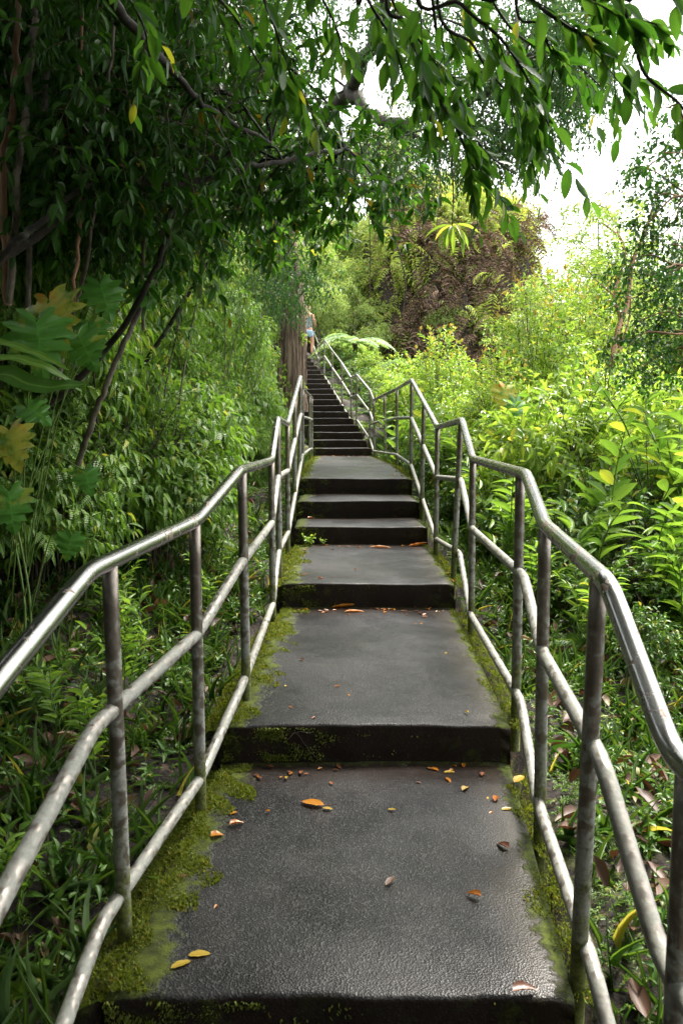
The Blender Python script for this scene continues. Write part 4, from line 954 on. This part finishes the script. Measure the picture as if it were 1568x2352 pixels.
vine('straight pale vine hanging in the gap above the tree fern', [(845, 430, 12), (850, 560, 12), (848, 700, 12)], .008)
vine('kinked brown vine hanging below the dark canopy', [(905, 440, 13), (900, 520, 13), (930, 640, 13), (925, 720, 13)], .012)

# ---------------- ground cover
def gpts(n, y0, y1, d0, d1, side, p=1.):
    y = rng.uniform(y0, y1, n)**1; d = d0+(d1-d0)*rng.random(n)**p
    x = np.where(side < 0, XL(y)-d, XR(y)+d); return np.stack([x, y, ground(x, y)], -1)
def grass():
    f = Acc()
    for side, y0, y1, d0, d1, n in ((-1, 1.2, 6, .12, 1.7, 3400), (-1, 5, 17, .1, 1.4, 3800), (1, 1.2, 6, .15, 1.6, 2400), (1, 5, 17, .1, 1.2, 3200)):
        c = gpts(n//8, y0, y1, d0, d1, side)
        B = np.repeat(c, 8, 0)+np.column_stack([rng.normal(0, .03, (len(c)*8, 2)), np.zeros(len(c)*8)]); k = len(B)
        D = nz(np.column_stack([rng.normal(0, .55, (k, 2)), np.ones(k)])); L = rng.uniform(.08, .24, k)
        place(f, B-D*.02, D, nz(rng.normal(0, 1, (k, 3))), L, rng.uniform(.006, .012, k), tmpl(5, 'blade', .6, .15))
    tag(f.build('grass', [M['grass'], M['twig']]), None, None, None, 'stuff')
grass()
def cover():
    f = Acc()
    for side, y0, y1, d0, d1, n, s in ((-1, 1.2, 6, .22, 2.2, 760, 1.15), (-1, 5, 17, .12, 1.6, 1500, 1), (1, 1.2, 6, .25, 2.4, 1300, 1), (1, 5, 17, .12, 1.6, 1100, 1), (-1, -.5, 3, .3, 1.8, 120, 1), (1, 4, 9, 1., 4, 900, 1.3)):
        c = gpts(n, y0, y1, d0, d1, side)
        twigs(f, c-UP*.01, nz(np.column_stack([rng.normal(0, .35, (n, 2)), np.ones(n)])), rng.uniform(.05, .17, n)*s, 6, .05*s, .022*s, T_OV, hang=.15, twigdroop=.1, spread=65, tw=.0018)
    tag(f.build('ground_cover', [M['under'], M['gstem']]), None, None, None, 'stuff')
    f = Acc()                                                # feathery club moss mats
    for side, y0, y1, d0, d1, n in ((-1, 1.3, 9, .2, 1.4, 2600), (1, 1.3, 9, .15, 1.3, 3600), (1, 9, 16, .05, .5, 600), (-1, 9, 16, .05, .8, 900)):
        c = gpts(n, y0, y1, d0, d1, side, 1.3)
        twigs(f, c-UP*.005, nz(np.column_stack([rng.normal(0, 1, (n, 2)), .7*np.ones(n)])), rng.uniform(.04, .1, n), 12, .022, .009, T_D2, hang=0, twigdroop=.3, spread=50, distich=True, start=.05, tw=.001)
    tag(f.build('club_moss', [M['fern'], M['gstem']]), None, None, None, 'stuff')
cover()
def litter():
    f = Acc()
    for side, y0, y1, d0, d1, n in ((-1, .8, 6, .2, 2.0, 800), (1, .8, 6, .2, 2.0, 700), (-1, 6, 14, .2, 1.6, 200), (1, 5, 8, 1, 4, 200)):
        c = gpts(n, y0, y1, d0, d1, side); c[:, 2] += rng.uniform(.004, .06, n)
        D = nz(np.column_stack([rng.normal(0, 1, (n, 2)), rng.normal(.1, .25, n)])); NN = nz(UP+rng.normal(0, .35, (n, 3))); L = rng.uniform(.05, .13, n)
        for q, tm in enumerate((tmpl(5, 'ellip', .25, .35), tmpl(5, 'ellip', -.3, .2, .03))):
            k = np.arange(n) % 2 == q; place(f, c[k], D[k], NN[k], L[k], L[k]*.42, tm)
    a = Acc(); n = 60
    tag(f.build('leaf_litter', [M['litter'], M['twig']]), None, None, None, 'stuff')
litter()
def moss():
    f = Acc()
    def strip(n, y0, y1, side, w, s):
        y = rng.uniform(y0, y1, n); d = rng.random(n)
        if side < 0: x = XL(y)-.10+w*d**1.3
        else: x = XR(y)+.10-w*d**1.3
        nn = np.sin(x*19+y*7)+np.sin(y*13-x*5)+.8*np.sin(y*31+x*23); lim = .75+.13*nn
        k = d < lim; x = x[k]; y = y[k]
        zs = np.array([s_[1] if s_[1] is not None else 4 for s_ in steps]); ys = np.array([s_[0] for s_ in steps])
        z = zs[np.searchsorted(ys, y, side='right')-1]; ins = (x > XL(y)) & (x < XR(y)); z = np.where(ins, z, np.maximum(ground(x, y), z-.03-.25*np.maximum(np.abs(np.where(x < 0, XL(y)-x, x-XR(y)))-.02, 0)))
        B = np.stack([x, y, z-.002], -1); m = len(B)
        D = nz(np.column_stack([rng.normal(0, .6, (m, 2)), np.ones(m)])); hgt = rng.uniform(.006, .016, m)*s*(1+.5*np.sin(x*37)*np.sin(y*29))
        place(f, B, D, nz(rng.normal(0, 1, (m, 3))), hgt, hgt*.5, T_D2[0])
    strip(20000, 1.86, 3.2, -1, .29, 1.); strip(14000, 3.26, 5.4, -1, .30, 1.1); strip(9000, -.2, 1.8, -1, .3, 1.)
    strip(5000, 5.45, 7.25, -1, .28, 1.3); strip(4000, 8.8, 15.4, -1, .2, 1.6)
    strip(5500, 1.86, 3.2, 1, .17, .9); strip(5000, 3.26, 5.4, 1, .16, 1.); strip(3000, 5.45, 7.25, 1, .17, 1.2); strip(4000, 8.8, 15.4, 1, .2, 1.6)
    # fringe of moss hanging on the risers
    for (y0, z0, n, lf) in ((3.236, .322, 5200, .5), (1.84, .16, 3000, .5), (5.43, .49, 1800, .4), (7.27, .655, 900, .3), (8.75, 1.005, 900, .3), (7.97, .83, 700, .25)):
        x = XL(y0)+np.abs(rng.normal(0, lf*.5, n)); x = x[x < XR(y0)]; z = z0-.012-rng.random(len(x))**1.2*.145
        kk = np.sin(x*31+z*60)+np.sin(x*17-z*41)+rng.normal(0, .4, len(x)) > -.35+.7*(x-XL(y0))/lf; x = x[kk]; z = z[kk]; m = len(x)
        B = np.stack([x, np.full(m, y0+.004), z], -1); D = nz(np.column_stack([rng.normal(0, .6, m), -np.ones(m), rng.normal(-.5, .5, m)])); h = rng.uniform(.006, .015, m)
        place(f, B, D, nz(rng.normal(0, 1, (m, 3))), h, h*.5, T_D2[0])
    tag(f.build('moss', [M['mosst'], M['twig']]), None, None, None, 'stuff')
moss()
# small seedlings against the fourth riser
def seedling(x, y, z, label, n=5, s=1., grp=None):
    t = empty('seedling', (x, y, z)); tag(t, label, 'plant', grp); f = Acc()
    twigs(f, np.zeros((n, 3)), nz(np.column_stack([rng.normal(0, .5, (n, 1)), -.4*np.ones((n, 1)), np.ones((n, 1))])), rng.uniform(.05, .11, n)*s, 5, .03*s, .02*s, T_EL, hang=.1, tw=.0015)
    f.build('foliage', [M['bright'], M['gstem']], t)
p = P(710, 1246, 7.22); seedling(p[0], 7.22, .5, 'tiny round-leaved seedling rooted at the riser near the mossy corner', 7, 1.4)
p = P(742, 1246, 7.22); seedling(p[0], 7.22, .5, 'sparse little sprig at the riser next to the bigger seedling', 4, .9)

# ---------------- fallen leaves on the steps
def tread_at(px, py):
    c = None
    for i in range(len(steps)-1):
        z = steps[i][1]; u = (px-784)/F; v = -(py-1176)/F; cc, ss = math.cos(PITCH), math.sin(PITCH); dz = -ss+v*cc
        if dz >= 0: continue
        k = (z-EYE)/dz; Y = k*(cc+v*ss)
        if steps[i][0] <= Y < steps[i+1][0]: c = (u*k, Y, z)
    return c
def fallen(px, py, L, an, label, mat='fallen', group=None, var=0, stalk=False, asp=.45):
    q = tread_at(px, py)
    if q is None: return
    if group is None and py > 1450: L *= 1.35
    f = Acc(); tm = [tmpl(7, 'ellip', .03, .07, .012), tmpl(7, 'ellip', -.16, .10, .02), tmpl(7, 'ovate', .10, .22, .02)][var % 3]
    d = np.array([[math.cos(an), math.sin(an), 0.]]); place(f, np.array([[0., 0, 0]]), d, nz(np.array([[rng.normal(0, .05), rng.normal(0, .05), 1.]])), L, L*asp, tm)
    if stalk: limb(f, [(0, 0, 0), -d[0]*L*.22+np.array([0, 0, .004]), -d[0]*L*.42+np.array([.006, 0, .012])], .0014, .0009, 5, 1)
    V = np.concatenate(f.V); zm = V[:, 2].min()
    o = f.build('fallen_leaf', [M[mat], M['fallen_brown']]); o.location = (q[0], q[1], q[2]+.003-zm); tag(o, label, 'leaf', group); return o
fallen(745, 1853, .072, 2.75, 'orange fallen leaf with a long curled stalk on the wide wet landing', 'fallen', None, 0, True, .42)
fallen(740, 1858, .030, -.2, 'small amber leaf touching the stalked orange one', 'fallen_yellow', None, 0)
fallen(484, 1926, .035, .4, 'rounded orange leaf at the edge of the moss', 'fallen', None, 2, False, .8)
fallen(527, 1900, .042, .5, 'curled orange leaf just up from the rounded one by the moss', 'fallen', None, 2)
fallen(432, 2198, .045, .15, 'yellow-brown leaf, upper one of the pair near the bottom step edge', 'fallen_yellow', None, 0)
fallen(392, 2228, .043, .6, 'yellow-brown leaf, lower one of the pair near the bottom step edge', 'fallen_yellow', None, 0)
fallen(1175, 2285, .052, .2, 'dark red-brown curled leaf lying by the bottom edge near the post', 'fallen_brown', None, 2)
fallen(1180, 1800, .062, .9, 'yellow leaf lying beside the post below the tall dark riser', 'fallen_yellow', None, 0)
fallen(1135, 1845, .04, 1.2, 'crumpled brown-orange leaf close to the dark curled scraps', 'fallen', None, 2)
fallen(1150, 1862, .035, .2, 'small yellow leaf just below the crumpled orange one', 'fallen_yellow', None, 0)
fallen(1060, 1820, .036, .8, 'pale yellow upright leaf on the wide landing', 'fallen_yellow', None, 2)
fallen(1018, 1776, .035, .1, 'amber leaf under the tall dark riser', 'fallen_yellow', None, 0)
fallen(1105, 2065, .038, 2.6, 'tented orange leaf alone on the wet landing', 'fallen', None, 2)
fallen(1168, 1955, .042, 2.2, 'dull brown leaf near the second post', 'fallen_brown', None, 2)
fallen(885, 2035, .036, .9, 'narrow olive leaf on its edge in the middle of the landing', 'litter', None, 1)
fallen(848, 1259, .20, 0., 'long flat orange leaf under the third riser', 'fallen', None, 0, False, .25)
fallen(938, 1254, .17, .05, 'large arched orange leaf at the end of the third riser', 'fallen', None, 1, False, .38)
fallen(760, 1396, .17, -.15, 'long curled orange strip of leaf at the foot of the riser', 'fallen', None, 1, False, .25)
fallen(790, 1407, .14, .1, 'flat orange leaf in front of the curled strip', 'fallen', None, 0, False, .25)
fallen(706, 1192, .07, .3, 'orange leaf curled up on the second narrow step', 'fallen', None, 2)
SG = 'small dead leaves scattered over the wet treads'
small = [(650, 1785), (662, 1772), (658, 1792), (672, 1775), (765, 1803), (955, 1800), (1120, 1832), (1122, 1870), (500, 2082), (430, 2012), (890, 1860), (620, 1866), (545, 1866), (632, 1570), (655, 1580), (800, 1596), (672, 1627), (690, 1516),
         (1023, 1503), (767, 1578), (725, 1650), (850, 1400), (920, 1396), (950, 1396), (985, 1398), (960, 1408), (1000, 1407), (968, 1432), (955, 1434), (930, 1412), (640, 1460), (696, 1320), (820, 1310), (985, 1288), (1020, 1318), (730, 1330),
         (690, 1322), (756, 1100), (900, 1093), (720, 1052), (740, 1050), (870, 1052), (770, 1049), (840, 1050), (910, 1049), (880, 1070), (800, 1049), (1036, 1335), (700, 1262), (765, 1262), (1075, 1640), (1160, 1740), (700, 1700), (820, 1050), (735, 1060), (790, 1190), (905, 1190)]
for i, (x, y) in enumerate(small):
    fallen(x, y, rng.uniform(.018, .034)*(1.6 if y < 1350 else 1)*(1.5 if y < 1120 else 1), rng.random()*6.28, 'small dead leaf scrap lying on the wet concrete', ['fallen', 'fallen_brown', 'fallen_yellow', 'fallen'][i % 4], SG, i)

for (yf, n) in ((3.236, 16), (5.43, 30), (7.27, 18), (15.5, 26), (1.84, 0)):
    for i in range(n):
        zz = [s for s in steps if s[0] < yf-.01][-1][1]; f = Acc(); L = rng.uniform(.02, .05)*(1.3 if yf > 10 else 1); an = rng.random()*6.28
        place(f, np.zeros((1, 3)), np.array([[math.cos(an), math.sin(an), 0.]]), nz(np.array([[rng.normal(0, .1), rng.normal(0, .1), 1.]])), L, L*.42, tmpl(6, 'ellip', [.05, -.14][i % 2], .12, .02))
        Vv = np.concatenate(f.V); o = f.build('fallen_leaf', [M[['fallen', 'fallen_brown', 'fallen', 'fallen_brown'][i % 4]], M['fallen_brown']])
        o.location = (rng.uniform(XL(yf)+.12, XR(yf)-.08), yf-.02-abs(rng.normal(0, .09))-L*.5, zz+.003-Vv[:, 2].min()); tag(o, 'small dead leaf scrap lying on the wet concrete', 'leaf', SG)
a = Acc(); limb(a, [(0, 0, 0), (.03, .01, .02), (.075, .012, -.045), (.12, .0, -.09)], .0022, .0012, 5, 0); limb(a, [(.03, .01, .02), (.05, .0, .03), (.09, -.005, .025)], .0014, .0008, 4, 0)
o = a.build('fallen_twig', [M['twig'], M['twig']]); o.location = (-.22, 3.218, .27); tag(o, 'thin forked twig leaning against the mossy riser', 'twig')
ff = []
for y in np.arange(15.8, 26, .55): ff += [(XR(y)+rng.uniform(.22, .5), y, rng.uniform(.8, 1.3)), (XR(y)+rng.uniform(.5, .9), y+.2, rng.uniform(1., 1.6))]
for x_, y_, s_ in ff:
    o = copy_tree(fp[0]); o.location = (x_, y_, gz(x_, y_)); o.scale = (s_,)*3; o.rotation_euler = (0, 0, rng.random()*6)
# ---------------- walker
def person():
    q = P(708, 823, 24.0); z = .0
    t = empty('person', (q[0]+.0, 23.9, 1.005+RISE*17)); tag(t, 'person with long fair hair in grey tank top and denim shorts climbing past the trunk', 'person'); 
    S = 1.57/1.7
    def skin(name, verts, edges, rad, mat, sub=2):
        me = bpy.data.meshes.new(name); me.from_pydata([tuple(np.array(v)*S) for v in verts], edges, []); o = bpy.data.objects.new(name, me); COL.objects.link(o); o.parent = t
        o.modifiers.new('s', 'SKIN')
        for i, r in enumerate(rad):
            r = r if isinstance(r, tuple) else (r, r); me.skin_vertices[0].data[i].radius = (r[0]*S, r[1]*S)
        me.skin_vertices[0].data[0].use_root = True
        m = o.modifiers.new('u', 'SUBSURF'); m.levels = sub; m.render_levels = sub; me.materials.append(M[mat]); return o
    v = [(0, 0, .92), (0, .01, 1.08), (0, .0, 1.25), (0, -.01, 1.39), (0, 0, 1.46), (0, .01, 1.53), (0, .02, 1.60), (0, .015, 1.66),
         (-.17, 0, 1.37), (-.21, .02, 1.12), (-.17, .18, 1.03), (-.14, .24, 1.06), (.17, 0, 1.37), (.23, .01, 1.12), (.16, .18, 1.05), (.13, .24, 1.08),
         (-.09, 0, .86), (-.10, .02, .48), (-.10, -.03, .08), (-.10, .08, .03), (.09, 0, .86), (.10, .10, .54), (.10, .06, .20), (.10, .16, .14)]
    e = [(0, 1), (1, 2), (2, 3), (3, 4), (4, 5), (5, 6), (6, 7), (3, 8), (8, 9), (9, 10), (10, 11), (3, 12), (12, 13), (13, 14), (14, 15), (0, 16), (16, 17), (17, 18), (18, 19), (0, 20), (20, 21), (21, 22), (22, 23)]
    r = [(.14, .11), (.115, .09), (.13, .09), (.11, .08), .05, (.075, .085), (.085, .10), (.06, .07), .05, .038, .03, .025, .05, .038, .03, .025, .085, .055, .038, .03, .085, .055, .038, .03]
    body = skin('body', v, e, r, 'skin')
    for sx, c in ((-1, (-.14, .27, 1.07)), (1, (.13, .27, 1.09))):       # fingers and thumb of each hand
        for k in range(5):
            x = c[0]+(k-1.5)*.016 if k < 4 else c[0]-sx*.03
            skin('finger', [(c[0]+(k-1.5)*.010, c[1]-.03, c[2]), (x, c[1]+.02, c[2]+.01), (x, c[1]+.05-.006*abs(k-1.5), c[2]-.01)] if k < 4 else [(c[0], c[1]-.03, c[2]), (x, c[1]-.005, c[2]+.012), (x, c[1]+.015, c[2]+.02)], [(0, 1), (1, 2)], [.010, .009, .007], 'skin', 1)
    sh = skin('tank_top', [(0, 0, .90), (0, .01, 1.08), (0, 0, 1.25), (0, -.005, 1.36), (-.10, 0, 1.42), (.10, 0, 1.42)], [(0, 1), (1, 2), (2, 3), (3, 4), (3, 5)], [(.165, .13), (.14, .115), (.155, .115), (.125, .10), (.045, .05), (.045, .05)], 'shirt')
    skin('shorts', [(0, 0, .95), (0, 0, .86), (-.095, 0, .80), (-.10, .01, .66), (.095, .01, .80), (.10, .035, .67)], [(0, 1), (1, 2), (2, 3), (1, 4), (4, 5)], [(.16, .125), (.17, .135), .10, .10, .10, .10], 'denim')
    skin('hair', [(0, -.01, 1.69), (0, -.045, 1.60), (0, -.075, 1.48), (0, -.085, 1.36), (0, -.08, 1.26)], [(0, 1), (1, 2), (2, 3), (3, 4)], [(.085, .09), (.105, .085), (.10, .05), (.085, .04), (.05, .025)], 'hair')
    for x, y, z in ((-.10, .03, .035), (.10, .11, .145)): skin('shoe', [(x, y-.09, z), (x, y+.02, z+.005), (x, y+.13, z-.005)], [(0, 1), (1, 2)], [(.045, .05), (.048, .05), (.04, .03)], 'shoe')
    for sx in (-1, 1):
        skin('eye', [(sx*.032, .095, 1.605), (sx*.032, .101, 1.605)], [(0, 1)], [.011, .009], 'eye', 1)
        skin('ear', [(sx*.083, .0, 1.58), (sx*.088, -.005, 1.62)], [(0, 1)], [.014, .014], 'skin', 1)
    skin('nose', [(0, .10, 1.605), (0, .118, 1.575)], [(0, 1)], [.010, .014], 'skin', 1); skin('mouth', [(-.022, .1, 1.54), (.022, .1, 1.54)], [(0, 1)], [.007, .007], 'fallen_brown', 1)
    t.rotation_euler = (0, 0, -.35)
person()
